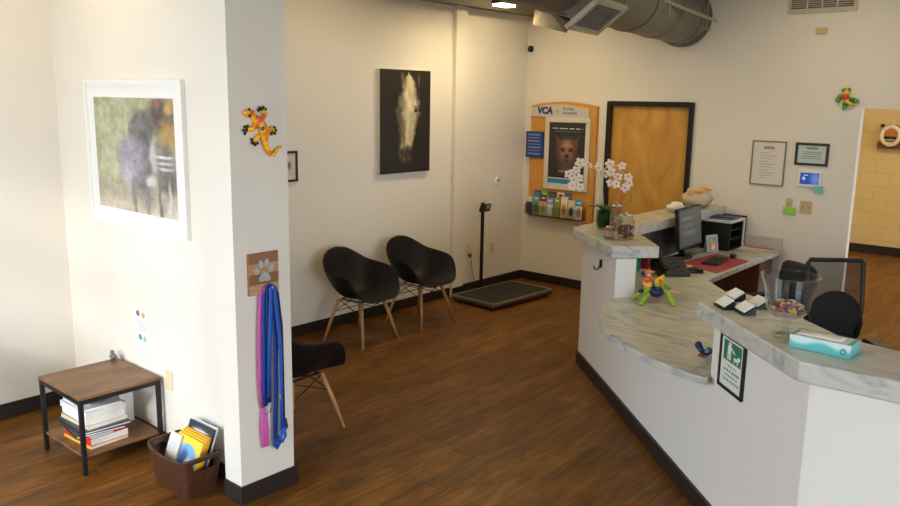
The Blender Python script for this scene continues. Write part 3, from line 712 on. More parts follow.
# ================================================================== back wall: display board
XF = XB - .05
def bw(x, y, d=0): p = onx(x, y, XB - d); return p.y, p.z
ib = thing('display_board', 'orange wooden clinic display board with grey header, dog poster and brochure rack', 'display board', (XB, 5.2, 0))
def L3(y, z, d=0): return Vector((-d, y - 5.2, z))
w = MB(); pts = []
yl, yr, zb, zt = 5.575, 4.685, .80, 2.085
pts = [L3(yl, zb), L3(yl, zt - .02)]
for i in range(13):
    a = i / 12; y = yl + (yr - yl) * a; pts.append(L3(y, zt + .085 * math.sin(PI * (.12 + .76 * a)) ** .8 - .01))
pts += [L3(yr, zt - .05), L3(yr, zb)]
w.slab(pts, (-.045, 0, 0)); w.build('board', M_OAK, ib, bevel=.004)
hd = MB(); y0, z0 = bw(532, 118, .06); y1, z1 = bw(587, 120, .06)
hpts = [L3(5.565, 1.985, .045), L3(5.565, 2.085, .045)]
for i in range(9):
    a = i / 8; hpts.append(L3(5.565 - .785 * a, 2.085 + .045 * math.sin(PI * a), .045))
hpts += [L3(4.78, 1.985, .045)]
hd.slab(hpts, (-.018, 0, 0)); hd.build('header_panel', mat('header_silver', (196, 192, 184), .35, var=.03), ib, bevel=.002)
M_BLUE = C((24, 58, 138), .4)
tx = Vector((0, -1, 0)); tz = Vector((0, 0, 1))
text('header_lettering', 'VCA', .105, L3(5.475, 2.022, .0635), tx, tz, M_BLUE, ib, .001, bold=.006, shear=.12)
text('header_lettering', 'Animal', .05, L3(5.12, 2.066, .0635), tx, tz, M_BLUE, ib, .001)
text('header_lettering', 'Hospitals', .05, L3(5.12, 2.020, .0635), tx, tz, M_BLUE, ib, .001)
w = MB(); c0 = L3(5.19, 2.055, .0635)
for k in range(3):
    a = -.7 + k * .7; w.tube([c0 + Vector((0, .022 * math.sin(a + q) , .03 * (q - .5))) for q in (0, .5, 1)], .004, 6)
w.build('header_emblem', C((200, 170, 90), .4), ib)
pT = [bw(545.6, 117, .06), bw(591.3, 118, .06), bw(543.5, 188, .06), bw(586.5, 192.5, .06)]
py0 = (pT[0][0] + pT[2][0]) / 2; py1 = (pT[1][0] + pT[3][0]) / 2; pz0 = (pT[2][1] + pT[3][1]) / 2; pz1 = (pT[0][1] + pT[1][1]) / 2
def poster(u, v):
    c = (44, 40, 42)
    if v > .885 and v < .905 and .10 < u < .90 and math.sin(u * 70) + math.sin(u * 43) > -.7: return (214, 212, 206)
    if .845 < v < .86 and .14 < u < .86 and math.sin(u * 110) > -.3: return (60, 120, 170)
    if v < .085:
        return (40, 128, 190)
    if .085 < v < .10: return (214, 222, 226)
    def tri(ax, ay, bx, by, hw_):
        t_ = ((u - ax) * (bx - ax) + (v - ay) * (by - ay)) / ((bx - ax) ** 2 + (by - ay) ** 2); d_ = abs((u - ax) * (by - ay) - (v - ay) * (bx - ax)) / math.hypot(bx - ax, by - ay)
        return 0 <= t_ <= 1 and d_ < hw_ * (1 - t_)
    f = blobs(c, [(.5, .53, .24, .20, (128, 86, 72), .55), (.5, .64, .16, .07, (176, 128, 108), .6), (.5, .44, .15, .12, (150, 108, 92), .5), (.5, .30, .2, .12, (92, 68, 62), .7),
                  (.39, .555, .055, .030, (40, 28, 26), .6), (.61, .555, .055, .030, (40, 28, 26), .6), (.5, .455, .055, .032, (26, 20, 20), .5), (.5, .385, .09, .014, (60, 40, 38), .6)])(u, v)
    if tri(.33, .60, .16, .80, .10) or tri(.67, .60, .84, .80, .10): f = mixc(f, (112, 72, 62), .8)
    if f[0] > 60: k_ = 12 * math.sin(u * 70 + 5 * math.sin(v * 22)); f = tuple(q + k_ for q in f)
    if .19 < v < .215 and .3 < u < .62 and math.sin(u * 70) > 0: return (180, 180, 180)
    return f
pw, ph = py0 - py1, pz1 - pz0; fw = .055
w = MB(); o = L3(py0, pz0, .045)
for a, b in (((0, 0), (pw, fw * 1.3)), ((0, ph - fw), (pw, ph)), ((0, fw), (fw, ph - fw)), ((pw - fw, fw), (pw, ph - fw))):
    w.bb(o + Vector((0, -a[0], a[1])), o + Vector((-.022, -b[0], b[1])))
w.build('poster_frame', C((214, 206, 190), .4), ib, bevel=.003)
painting('poster', poster, o + Vector((-.008, -fw, fw * 1.3)), (0, -(pw - 2 * fw), 0), (0, 0, ph - fw * 2.3), 44, 64, ib)
# blue pamphlet pocket at the left edge
lf = thing('pamphlet_pocket', 'blue pamphlet pocket with pale lettering hanging at the edge of the display board', 'pamphlet holder', (XB - .046, 5.57, 1.5))
ya, za = bw(527, 131, .06); yb_, zb_ = bw(543, 158, .06)
o2 = Vector((XB - .046, 5.57, 1.5))
MB().bb(Vector((-.03, yb_ + .0 - o2.y, zb_ - o2.z)), Vector((0, ya - o2.y, za - o2.z))).build('pocket', C((28, 62, 130), .4), lf, bevel=.004)
def blu(u, v): return (150, 170, 206) if (.12 < u < .88 and .1 < v < .92 and int(v * 24) % 3 == 0 and math.sin(u * 50 + v * 9) > -.6) else (28, 62, 130)
painting('pocket_print', blu, Vector((-.0308, ya - o2.y - .004, zb_ - o2.z + .004)), (0, -(ya - yb_ - .008), 0), (0, 0, za - zb_ - .008), 24, 36, lf)
# rack and brochures
zr = .835
MB().bb(L3(5.565, zr - .012, .045), L3(4.765, zr, .125)).bb(L3(5.565, zr, .122), L3(4.765, zr + .11, .125)).bb(L3(5.569, zr, .045), L3(5.565, zr + .12, .125)).bb(L3(4.769, zr, .045), L3(4.765, zr + .12, .125)).build('brochure_rack', thin_glass('clear_acrylic', (238, 240, 238), .5), ib)
def leaf(bot, topc, fig): return blobs(lambda u, v: topc if v > .68 else bot, [(.5, .36, .32, .24, fig, .35), (.5, .84, .32, .04, (236, 234, 228), .3)])
fr_ = [('navy brochure with a figure at the corner end of the rack', (60, 64, 90), (206, 200, 190), (44, 48, 80)), ('teal-topped green brochure second along in the rack', (120, 160, 90), (80, 160, 170), (70, 90, 70)), ('maroon-topped brochure with a tan dog in the rack', (206, 186, 156), (126, 34, 48), (170, 140, 104)),
       ('pale blue brochure with a white dog in the rack', (190, 200, 206), (130, 160, 206), (226, 226, 222)), ('green brochure in the middle of the brochure rack', (120, 150, 64), (132, 160, 76), (150, 130, 80)), ('peach brochure with an orange cat in the rack', (232, 200, 164), (236, 222, 196), (190, 110, 66)),
       ('beige brochure with navy lower half in the rack', (206, 196, 176), (214, 204, 186), (36, 42, 80)), ('white and sky-blue brochure at the door end of the rack', (226, 222, 214), (60, 150, 206), (170, 130, 104))]
for i, (lb, bo, to, fg) in enumerate(fr_):
    y = 5.515 - i * .0985; hgt = .215 + .014 * ((i * 7) % 3)
    t = thing('brochure', lb, 'brochure', (XB - .112, y, zr + .002), 0, 'front row of brochures in the wall rack'); t.rotation_euler = (0, .06, 0)
    MB().bb((-.003, -.045, 0), (.003, .045, hgt)).build('brochure_body', C(bo, .4), t)
    painting('brochure_print', leaf(bo, to, fg), (-.0036, .045, 0), (0, -.09, 0), (0, 0, hgt), 14, 24, t)
for i, (lb, y, cc) in enumerate((('blue brochure standing in the back row behind the teal one', 5.45, (40, 90, 160)), ('lime green brochure in the back row of the rack', 5.355, (110, 180, 60)), ('dark grey brochure in the back row of the rack', 5.24, (66, 68, 76)), ('white brochure with a red badge in the back row', 5.125, (226, 220, 212)), ('steel blue brochure in the back row near the poster corner', 5.02, (50, 100, 150)))):
    t = thing('brochure', lb, 'brochure', (XB - .07, y - .03, zr + .002), 0, 'back row of brochures in the wall rack')
    MB().bb((-.003, -.045, 0), (.003, .045, .285)).build('brochure_body', C(cc, .4), t)
    painting('brochure_print', blobs(cc, [(.5, .86, .34, .07, (190, 34, 40) if i == 3 else tuple(min(255, q + 40) for q in cc), .2)]), (-.0036, .045, 0), (0, -.09, 0), (0, 0, .285), 12, 30, t)

# ================================================================== back wall: the rest
t = thing('security_camera', 'small black dome camera high on the wall above the display board', 'camera', tuple(onx(532, 49, XB)))
MB().cyl((0, 0, 0), (-.02, 0, 0), .055, .05, 20).build('mount', M_WHITE, t, bevel=.003)
MB().ball((-.02, 0, 0), .04, (1, 1, 1), 16).build('dome', C((14, 14, 14), .15), t, smooth=True)
def cert(u, v):
    r = math.sin(u * 60 + v * 13)
    if .84 < v < .9 and .34 < u < .66: return (150, 146, 140)
    if .1 < v < .8 and int(v * 60) % 4 == 0 and .22 < u < (.62 + .14 * math.sin(v * 31)) : return (168, 164, 158)
    return (222, 214, 202)
framed('certificate', 'tall silver-framed printed certificate on the reception wall', 'certificate', (XB - .0005, 2.94, 1.395), (0, -.325, 0), (0, 0, .43), (-1, 0, 0), .012, .016, C((132, 126, 118), .4, metal=.4), cert, 30, 60, 0, (222, 214, 202))
framed('certificate', 'black-framed licence with pale green paper on the reception wall', 'certificate', (XB - .0005, 2.53, 1.612), (0, -.30, 0), (0, 0, .212), (-1, 0, 0), .024, .018, C((44, 30, 26), .4),
       lambda u, v: (110, 116, 110) if (.8 < v < .88 and .3 < u < .7) or (.15 < v < .7 and int(v * 40) % 5 == 0 and .15 < u < .85) else (190, 204, 194), 40, 28, 0, (190, 204, 194))
t = thing('wall_tablet', 'white wall-mounted terminal with bright blue screen below the black-framed licence', 'control panel', (XB, 2.37, 1.49))
MB().bb((-.03, -.105, -.075), (-.0005, .11, .075)).build('housing', M_WHITE, t, bevel=.006)
painting('screen', blobs((40, 74, 170), [(.8, .5, .25, .5, (96, 130, 206), .6), (.2, .5, .08, .16, (190, 206, 236), .4), (.3, .8, .14, .04, (200, 214, 240), .4)]), (-.0308, .088, -.052), (0, -.172, 0), (0, 0, .108), 24, 16, t, paint_mat('lit_print', .25, .35))
tag(MB().bb((XB - .035, 2.245, 1.365), (XB - .0312, 2.318, 1.43)).build('sticky_note', C((110, 198, 190), .6)), 'teal sticky note stuck on the corner of the wall terminal', 'sticky note')
for lb, yy, zz, n in (('narrow tan switch plate with a green sticky note', 2.545, 1.226, 1), ('double tan switch plate beside the green sticky note', 2.387, 1.215, 2)):
    t = thing('light_switch', lb, 'light switch', (XB, yy, zz)); wd = .062 if n == 1 else .112
    MB().bb((-.006, -wd / 2, -.06), (-.0003, wd / 2, .06)).build('plate', C((196, 176, 130), .4), t, bevel=.002)
    w = MB()
    for k in range(n):
        y = 0 if n == 1 else (-.024 + .048 * k); w.box((-.0105, y, .004), (.01, .010, .022))
    w.build('toggle', C((176, 156, 112), .4), t)
tag(MB().bb((XB - .010, 2.475, 1.128), (XB - .0065, 2.595, 1.205)).build('sticky_note', C((150, 212, 70), .6)), 'lime green sticky note on the narrow switch plate', 'sticky note')
tag(MB().bb((XB - .03, 2.355, 2.815), (XB - .0005, 2.45, 2.868)).build('wall_sensor', C((206, 182, 124), .5), bevel=.005), 'small tan sensor box high on the wall below the vent', 'sensor')
vt = thing('air_vent', 'rectangular return air grille high on the reception wall', 'vent', (XB, 2.42, 3.04))
w = MB(); 
for a, b in (((-.02, -.30, -.04), (-.0005, .30, 0)), ((-.02, -.30, .26), (-.0005, .30, .30)), ((-.02, -.30, 0), (-.0005, -.27, .26)), ((-.02, .27, 0), (-.0005, .30, .26))): w.bb(a, b)
for y in (-.13, .0, .13): w.bb((-.018, y - .008, 0), (-.0005, y + .008, .26))
w.build('frame', C((196, 184, 160), .5), vt)
w = MB()
for k in range(14): w.box((-.010, 0, .01 + k * .0185), (.014, .54, .004), M=Matrix.Rotation(.6, 3, 'Y'))
w.build('slat', C((120, 110, 96), .5), vt)
# green gecko on the back wall
def fz(x, y, d=.025): return onx(820 + x / 10.12, 70 + y / 10.12, XB - d)
g = thing('gecko_ornament', 'small green and yellow gecko wall ornament near the hallway opening', 'wall ornament', tuple(fz(255, 280, 0))); fl = g.location.copy()
def fp(x, y, d=.025): return fz(x, y, d) - fl
M_FG = C((104, 160, 44), .3, var=.4, scale=40); M_FY = C((226, 200, 50), .3)
MB().tube([fp(300, 190), fp(275, 225), fp(252, 265), fp(265, 300), fp(290, 330), fp(315, 350), fp(345, 352)], [.012, .028, .034, .034, .028, .018, .006], 12).build('body', M_FY, g, smooth=True)
for pts in (((255, 250), (205, 265), (175, 310), (165, 325)), ((270, 310), (250, 340), (245, 380), (232, 398)), ((300, 310), (335, 300), (365, 318), (395, 315)), ((275, 225), (245, 200), (240, 190))):
    MB().tube([fp(*q, .02) for q in pts], [.018, .02, .022, .01][:len(pts)], 10).build('leg', M_FG, g, smooth=True)
MB().ball(fp(254, 272, .05), .032, (.6, 1, 1), 12).build('spot', C((214, 60, 70), .3), g, smooth=True)
MB().ball(fp(320, 300, .04), .026, (.6, 1, .8), 12).ball(fp(265, 345, .04), .024, (.6, 1, .8), 12).build('spot', C((60, 110, 50), .3), g, smooth=True)
MB().ball(fp(295, 200, .035), .018, (.7, 1, 1), 12).build('eye', C((80, 140, 40), .3), g, smooth=True)
# mask in the hall
mk = thing('wall_mask', 'carved wooden face mask in cream and brown on the hallway block wall', 'mask', (13.05, 2.83, 1.755))
MB().bb((-.10, -.20, -.19), (-.001, .17, -.09)).ball((-.05, 0, 0), .145, (.4, 1.05, 1.1), 18).build('mask_back', C((116, 62, 34), .5), mk, smooth=False)
ring = [(-.13, .115 * math.sin(2 * PI * k / 24), .13 * math.cos(2 * PI * k / 24)) for k in range(25)]
MB().tube(ring, .03, 10, caps=False).ball((-.115, 0, -.085), .05, (.6, 1.8, .8), 12).build('mask_rim', C((232, 214, 176), .5), mk, smooth=True)
MB().slab([(-.125, .09, -.01), (-.125, -.09, -.01), (-.125, -.03, .12), (-.125, .03, .12)], (-.02, 0, 0)).build('forehead', C((190, 112, 50), .5), mk)
MB().box((-.15, .045, -.03), (.02, .07, .022)).box((-.15, -.045, -.03), (.02, .07, .022)).box((-.16, 0, -.075), (.02, .11, .016)).build('features', C((50, 30, 22), .5), mk)
MB().ball((-.06, .135, .14), .028, (1, 1, 1), 10).ball((-.06, -.135, .14), .028, (1, 1, 1), 10).build('ear', C((60, 36, 26), .5), mk, smooth=True)

# ================================================================== ducts and lamp overhead
dx = Vector((.982, .186, 0)); dn = Vector((.186, -.982, 0))
A = Vector((7.93, 3.74, 3.01))
du = thing('ceiling_duct', 'large round grey spiral air duct running into the back wall', 'duct', (6, 3.37, 3.01)); o = Vector((6, 3.37, 3.01))
a0 = A - dx * 4.6
w = MB(); w.cyl(a0 - o, A - dx * .001 - o - dx * 0.06, .26, .26, 40); w.build('duct_pipe', M_DUCT, du, smooth=False)
for k in range(5):
    c = A - dx * (.35 + k * .75) - o; MB().cyl(c - dx * .018, c + dx * .018, .268, .268, 40).build('seam_ring', M_DUCT, du)
w = MB(); e0 = A - dx * .10 - o; w.cyl(e0, e0 + dx * .035, .285, .285, 40); w.build('end_collar', M_DUCT, du)
# grille box on the lower side
q0 = A - dx * 3.13 - o; nd = (dn * .62 + Vector((0, 0, -.78))).normalized(); td = dx.cross(nd).normalized()
def GB(mb, c, d): mb.box(c, d, M=Matrix((dx, td, nd)).transposed()); return mb
gc = q0 + nd * .31
GB(MB(), q0 + nd * .24 - dx * .0, (.46, .20, .22)).build('register_box', M_DUCT, du)
w = MB()
for s in (-1, 1): GB(w, gc + nd * .04 + td * s * .125, (.58, .035, .03)); GB(w, gc + nd * .04 + dx * s * .27, (.04, .25, .03))
w.build('register_frame', C((176, 166, 148), .45), du)
w = MB()
for k in range(11): GB(w, gc + nd * .038 + td * (-.10 + k * .02), (.50, .004, .02))
w.build('register_slat', C((126, 124, 120), .45), du)
# branch elbow and trunk
du2 = thing('ceiling_duct', 'dark branch duct with boxy transition above the soffit corner', 'duct', (6.3, 4.4, 3.2)); o = Vector((6.3, 4.4, 3.2))
pb = [Vector((3.4, 3.55, 3.42)), Vector((5.0, 4.05, 3.37)), Vector((6.1, 4.42, 3.33)), Vector((6.6, 4.60, 3.34))]
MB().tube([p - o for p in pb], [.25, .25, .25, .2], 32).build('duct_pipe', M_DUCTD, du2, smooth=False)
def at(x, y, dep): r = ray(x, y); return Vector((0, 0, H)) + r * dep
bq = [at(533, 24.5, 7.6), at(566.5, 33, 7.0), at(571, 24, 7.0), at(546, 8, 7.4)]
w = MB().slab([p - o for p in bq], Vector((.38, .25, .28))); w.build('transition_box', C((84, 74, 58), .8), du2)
pc = thing('conduit', 'thin grey conduit pipe with hangers below the round duct', 'pipe', (7, 3.2, 3.0)); o = Vector((7, 3.2, 3.0))
ca, cb_ = at(652, -4, 6.4), at(716, 21, 7.55)
MB().tube([ca - o, cb_ - o], .016, 8).build('pipe', C((150, 144, 130), .4, metal=.4), pc)
for f in (.25, .85):
    w = MB(); p = ca.lerp(cb_, f) - o; w.tube([p + Vector((0, 0, .5)), p, p + Vector((0, 0, -.10))], .006, 6); w.tube([p + Vector((-.02, .03, -.10)), p + Vector((.02, -.03, -.10))], .008, 6)
    w.build('hanger', C((150, 144, 130), .4, metal=.4), pc)
lp = thing('ceiling_light', 'small bright multi-lamp ceiling light near the soffit', 'light', (6.35, 4.85, 3.07))
MB().bb((-.11, -.07, .0), (.11, .07, .05)).bb((-.01, -.01, .05), (.01, .01, CZ - 3.07)).build('housing', C((70, 66, 60), .5), lp)
M_LED = bpy.data.materials.new('led_glow'); M_LED.use_nodes = True
b = M_LED.node_tree.nodes['Principled BSDF']; b.inputs['Emission Color'].default_value = (1, .86, .6, 1); b.inputs['Emission Strength'].default_value = 14
w = MB()
for k in range(4): w.bb((-.105 + k * .053, -.06, -.02), (-.06 + k * .053, .06, -.001))
w.build('lamp', M_LED, lp)
# ================================================================== on the raised slabs
Z1 = ZS1 + .0005
def dep(p): return FW.dot(Vector(p) - Vector((0, 0, H)))
# orchid
op = onz(604, 228, Z1); oc = thing('potted_orchid', 'white orchid with pink-centred blossoms in a green glass pot on the raised counter', 'plant', tuple(op))
MB().lathe([(.045, 0), (.062, .006), (.072, .05), (.074, .10), (.066, .15), (.060, .152), (.058, .148), (.064, .10), (.064, .05), (.055, .012), (0, .012)], (0, 0, 0), 28).build('pot', M_GGREEN, oc, smooth=True)
MB().lathe([(0, .014), (.053, .014), (.061, .05), (.061, .10), (.05, .125), (0, .13)], (0, 0, 0), 20).build('moss', C((92, 104, 76), .8, var=.4, scale=60), oc, smooth=True)
lw = [(40, .16), (130, .15), (215, .14), (300, .16), (350, .10), (85, .10)]
for a_, ln in lw:
    a = math.radians(a_); d = Vector((math.cos(a), math.sin(a), 0))
    MB().tube([Vector((0, 0, .12)) + d * .01, Vector((0, 0, .175)) + d * ln * .35, Vector((0, 0, .185)) + d * ln * .75, Vector((0, 0, .165)) + d * ln], [.008, .024, .022, .003], 10, flat=.18, up=(0, 0, 1)).build('leaf', C((46, 70, 40), .35), oc, smooth=True)
od = dep(op); OP = Vector(op)
def ow(x, y, dd=0): return Vector((0, 0, H)) + ray(x, y) * (od + dd) - OP
lf_f = [(569, 174), (576, 170), (580, 163), (579, 178), (572, 186), (580, 187), (588, 165), (574, 180)]
rt_f = [(598, 168), (610, 164), (622, 166), (611, 172), (610, 183), (618, 177), (628, 177), (625, 188), (616, 184), (605, 174), (629, 183)]
for (pts) in ([(600, 212), (600, 190), (599, 175), (594, 166), (584, 166), (574, 174)], [(603, 212), (602, 190), (603, 172), (609, 163), (618, 166), (627, 178)]):
    MB().tube([ow(*q, .0) for q in pts], [.009, .008, .007, .005, .004, .003], 8).build('flower_stem', C((206, 198, 160), .5), oc, smooth=True)
random.seed(11)
M_PET = C((236, 222, 212), .5); M_LIP = C((206, 130, 136), .5)
for i, q in enumerate(lf_f + rt_f):
    c = ow(*q, random.uniform(-.07, .03)); f = (-FW + Vector((random.uniform(-.5, .5), random.uniform(-.5, .5), random.uniform(-.1, .5)))).normalized()
    a = f.orthogonal().normalized(); b = f.cross(a); w = MB(); r = random.uniform(.033, .041); ph_ = random.uniform(0, 6)
    for k in range(5):
        t_ = ph_ + 2 * PI * k / 5; dr = a * math.cos(t_) + b * math.sin(t_)
        w.tube([c, c + dr * r * .5 + f * .004, c + dr * r * .95 + f * .002, c + dr * r * 1.15 - f * .004], [.004, r * .42, r * .38, .002], 8, flat=.14, up=f)
    fo = w.build('blossom', M_PET, oc, smooth=True)
    MB().ball(c + f * .008, .008, (1, 1, 1), 8).build('lip', M_LIP, fo, smooth=True)
MB().tube([ow(629, 188, 0), ow(631, 196, 0), ow(630, 203, 0)], [.003, .007, .003], 6, flat=.5).ball(ow(631, 200, 0), .008, (1, 1, 1.2), 8).build('bud', C((110, 140, 60), .5), oc, smooth=True)
# treat jars
def jar(label, px, h, r, fill, fcol, lidc):
    p = onz(*px, Z1); t = thing('treat_jar', label, 'jar', tuple(p), 0, 'glass treat jars by the orchid')
    MB().lathe([(0, 0), (r, 0), (r * 1.02, .01), (r * 1.02, h * .72), (r * .78, h * .80), (r * .80, h * .84), (r * .74, h * .84), (r * .72, h * .80), (r * .96, h * .70), (r * .96, .012), (0, .012)], (0, 0, 0), 28).build('glass_body', M_GLASS, t, smooth=True)
    MB().lathe([(0, h * .845), (r * .86, h * .845), (r * .88, h * .88), (r * .5, h * .92), (r * .12, h * .94), (r * .20, h * .97), (r * .18, h), (0, h * 1.01)], (0, 0, 0), 24).build('lid', lidc, t, smooth=True)
    random.seed(len(label)); w = MB()
    n = int(40 * fill / .4)
    for k in range(n):
        a = random.uniform(0, 6.28); rr = r * .80 * math.sqrt(random.random()); z = .02 + (h * fill) * k / n
        w.box((rr * math.cos(a), rr * math.sin(a), z), (.032, .02, .014), M=Matrix.Rotation(random.uniform(0, 3), 3, 'Z') @ Matrix.Rotation(random.uniform(-.6, .6), 3, 'X'))
    o = w.build('treat_filling', fcol, t, bevel=.003); o['kind'] = 'stuff'
    return t
jar('clear glass jar of brown biscuits, nearest the slab corner', (625, 239), .205, .066, .42, C((120, 62, 36), .6, var=.3), M_STEEL)
jar('taller clear jar with a knobbed steel lid directly behind the biscuit jar', (615.5, 231), .235, .05, .3, C((170, 120, 80), .6, var=.3), M_STEEL)
jar('smallest clear jar with pale treats between orchid pot and biscuit jar', (609, 238.5), .10, .04, .35, C((196, 150, 110), .6, var=.3), mat('silver_lid', (200, 200, 200), .25, metal=.8))

# candy bowl
p = onz(785, 335, Z1); bl = thing('candy_bowl', 'footed clear glass trifle bowl on the raised counter beside the tissue box', 'bowl', tuple(p))
prof = [(r_ * .93, z_ * .97) for r_, z_ in [(0, 0), (.062, 0), (.064, .005), (.04, .012), (.016, .022), (.013, .045), (.022, .062), (.016, .07), (.03, .082), (.075, .098), (.098, .125), (.106, .17), (.112, .215), (.124, .255), (.136, .280), (.137, .284), (.132, .284), (.120, .256), (.108, .215), (.102, .17), (.094, .128), (.072, .104), (.03, .090), (0, .088)]]
MB().lathe(prof, (0, 0, 0), 40).build('bowl_glass', M_GLASS, bl, smooth=True)
random.seed(3)
ccs = [(206, 90, 110), (232, 222, 204), (184, 144, 96), (222, 190, 90), (150, 120, 150), (236, 232, 226), (130, 88, 60), (226, 164, 172), (206, 190, 150)]
proto = []
for colr in ccs:
    w = MB(); w.tube([(-.014, 0, 0), (-.008, 0, 0), (0, 0, 0), (.008, 0, 0), (.014, 0, 0)], [.004, .0085, .0105, .0085, .004], 8, flat=.75)
    w.tube([(-.014, 0, 0), (-.022, 0, .001)], [.003, .009], 8, flat=.3); w.tube([(.014, 0, 0), (.022, 0, -.001)], [.003, .009], 8, flat=.3)
    me = w.build('candy', C(colr, .3), smooth=True); proto.append(me)
CL = 'small wrapped candy lying in the footed glass bowl'
for k in range(46):
    src = proto[k % len(ccs)]; o = src if k < len(ccs) else src.copy()
    if k >= len(ccs): COL.objects.link(o)
    ly = k // 16; a = k * 2.4 + ly; rr = (.072 - .006 * ly) * math.sqrt(((k % 16) + .5) / 16)
    if ly == 0: rr *= .85
    o.location = (p.x + rr * math.cos(a), p.y + rr * math.sin(a), p.z + .115 + .017 * ly + (.012 if ly == 0 and rr > .045 else 0))
    o.rotation_euler = (random.uniform(-.4, .4), random.uniform(-.4, .4), random.uniform(0, 6.28))
    tag(o, CL, 'candy', 'wrapped candies in the glass bowl')

# tissue box
q0 = onz(789, 346, Z1); q1 = onz(850, 359, Z1); mid = (q0 + q1) / 2; dv = (q1 - q0); LB = dv.length; an = math.atan2(dv.y, dv.x)
tbx = thing('tissue_box', 'teal and white tissue box on the raised counter beside the candy bowl', 'tissue box', tuple(mid), an)
DB, HB = .125, .054
MB().bb((-LB / 2, 0, 0), (LB / 2, DB, HB)).build('carton', C((226, 236, 234), .5), tbx, bevel=.002)
teal = lambda u, v: blobs(mixc((92, 190, 190), (206, 232, 230), smooth(.35, .8, v + .18 * math.sin(u * 9))), [(.88, .42, .05, .26, (40, 130, 130), .3), (.88, .42, .025, .12, (150, 210, 205), .3)])(u, v)
painting('front_print', teal, (-LB / 2, -.0008, 0), (LB, 0, 0), (0, 0, HB), 50, 14, tbx)
painting('side_print', lambda u, v: mixc((96, 176, 172), (140, 204, 200), v), (LB / 2 + .0008, 0, 0), (0, DB, 0), (0, 0, HB), 20, 12, tbx)
painting('side_print', lambda u, v: mixc((96, 176, 172), (140, 204, 200), v), (-LB / 2 - .0008, DB, 0), (0, -DB, 0), (0, 0, HB), 20, 12, tbx)
painting('top_print', lambda u, v: (92, 184, 180) if (u < .06 or u > .92 or v > .9) else (228, 226, 222), (-LB / 2, 0, HB + .0008), (LB, 0, 0), (0, DB, 0), 40, 20, tbx)
w = MB(); vs = []
for i in range(9):
    for j in range(5):
        u, v = i / 8, j / 4; vs.append((-LB * .40 + LB * .72 * u, .02 + .08 * v, HB + .004 + .006 * math.sin(PI * v) * math.sin(PI * u) + .0012 * math.sin(u * 14 + v * 5)))
w.add(vs, [(i * 5 + j, (i + 1) * 5 + j, (i + 1) * 5 + j + 1, i * 5 + j + 1) for i in range(8) for j in range(4)])
w.build('tissue', C((240, 234, 226), .8), tbx, smooth=True, solid=.002)

# business card holders
ua = math.atan2(U.y, U.x) + PI          # long side along the counter
GCARD = 'card holders on the raised counter'
for (x, y, lb) in ((724, 307.5, 'black card holder with white cards closest to the slanted slab end'), (734.5, 299.5, 'black card holder of the group of four, hidden behind the one at the slab end'), (744, 313, 'black card holder of the group of four nearest the slab front edge and the bowl'), (757, 307, 'black card holder of the four closest to the bowl and set back from the edge')):
    q = onz(x, y, Z1); t = thing('card_holder', lb, 'card holder', tuple(q), ua, GCARD); t.scale = (1.12, 1.12, 1.12)
    # local -y... faces the visitor side
    yy = 1
    MB().slab([(-.05, .028, 0), (-.05, -.03, 0), (-.05, -.03, .036), (-.05, -.024, .036), (-.05, .020, .008), (-.05, .028, .012)], (.1, 0, 0)).build('holder', M_BLACKP, t)
    MB().slab([(-.044, -.026, .042), (-.044, .021, .012), (-.044, .024, .017), (-.044, -.022, .048)], (.088, 0, 0)).build('card_stack', C((236, 234, 230), .6), t)

# framed green sign on the counter front
def green(u, v):
    if .54 < v < .95 and .1 < u < .92:
        px_, py_ = (u - .1) / .82, (v - .54) / .41
        if math.hypot((px_ - .32) / .08, (py_ - .86) / .09) < 1: return (228, 234, 226)
        if abs(px_ - .30) < .10 and .40 < py_ < .76: return (228, 234, 226)
        if abs(px_ - .25) < .035 and .08 < py_ < .42 or abs(px_ - .37) < .035 and .08 < py_ < .42: return (228, 234, 226)
        if abs((py_ - .70) + .9 * (px_ - .40)) < .05 and .38 < px_ < .62: return (228, 234, 226)
        if .58 < px_ < .86 and .20 < py_ < .34 or (abs(px_ - .62) < .03 or abs(px_ - .80) < .03) and .06 < py_ < .24 or math.hypot((px_ - .84) / .09, (py_ - .38) / .09) < 1: return (228, 234, 226)
        return (34, 122, 84)
    for k, (a, b) in enumerate(((.28, .72), (.12, .88), (.2, .8), (.14, .86))):
        if abs(v - (.45 - .1 * k)) < .022 and a < u < b and math.sin(u * 55 + k * 2) > -.55: return (70, 140, 108) if k else (120, 120, 118)
    return (226, 226, 218)
q0 = Vector((*W(2.605, .0095), .768)); ux = Vector((U.x, U.y, 0)) * .262
sg = framed('framed_sign', 'black-framed green and white pet sign hanging on the front of the reception counter', 'sign', tuple(q0), ux, (0, 0, .282), (-NN.x, -NN.y, 0), .016, .014, M_BLACKP, green, 44, 56, .0)

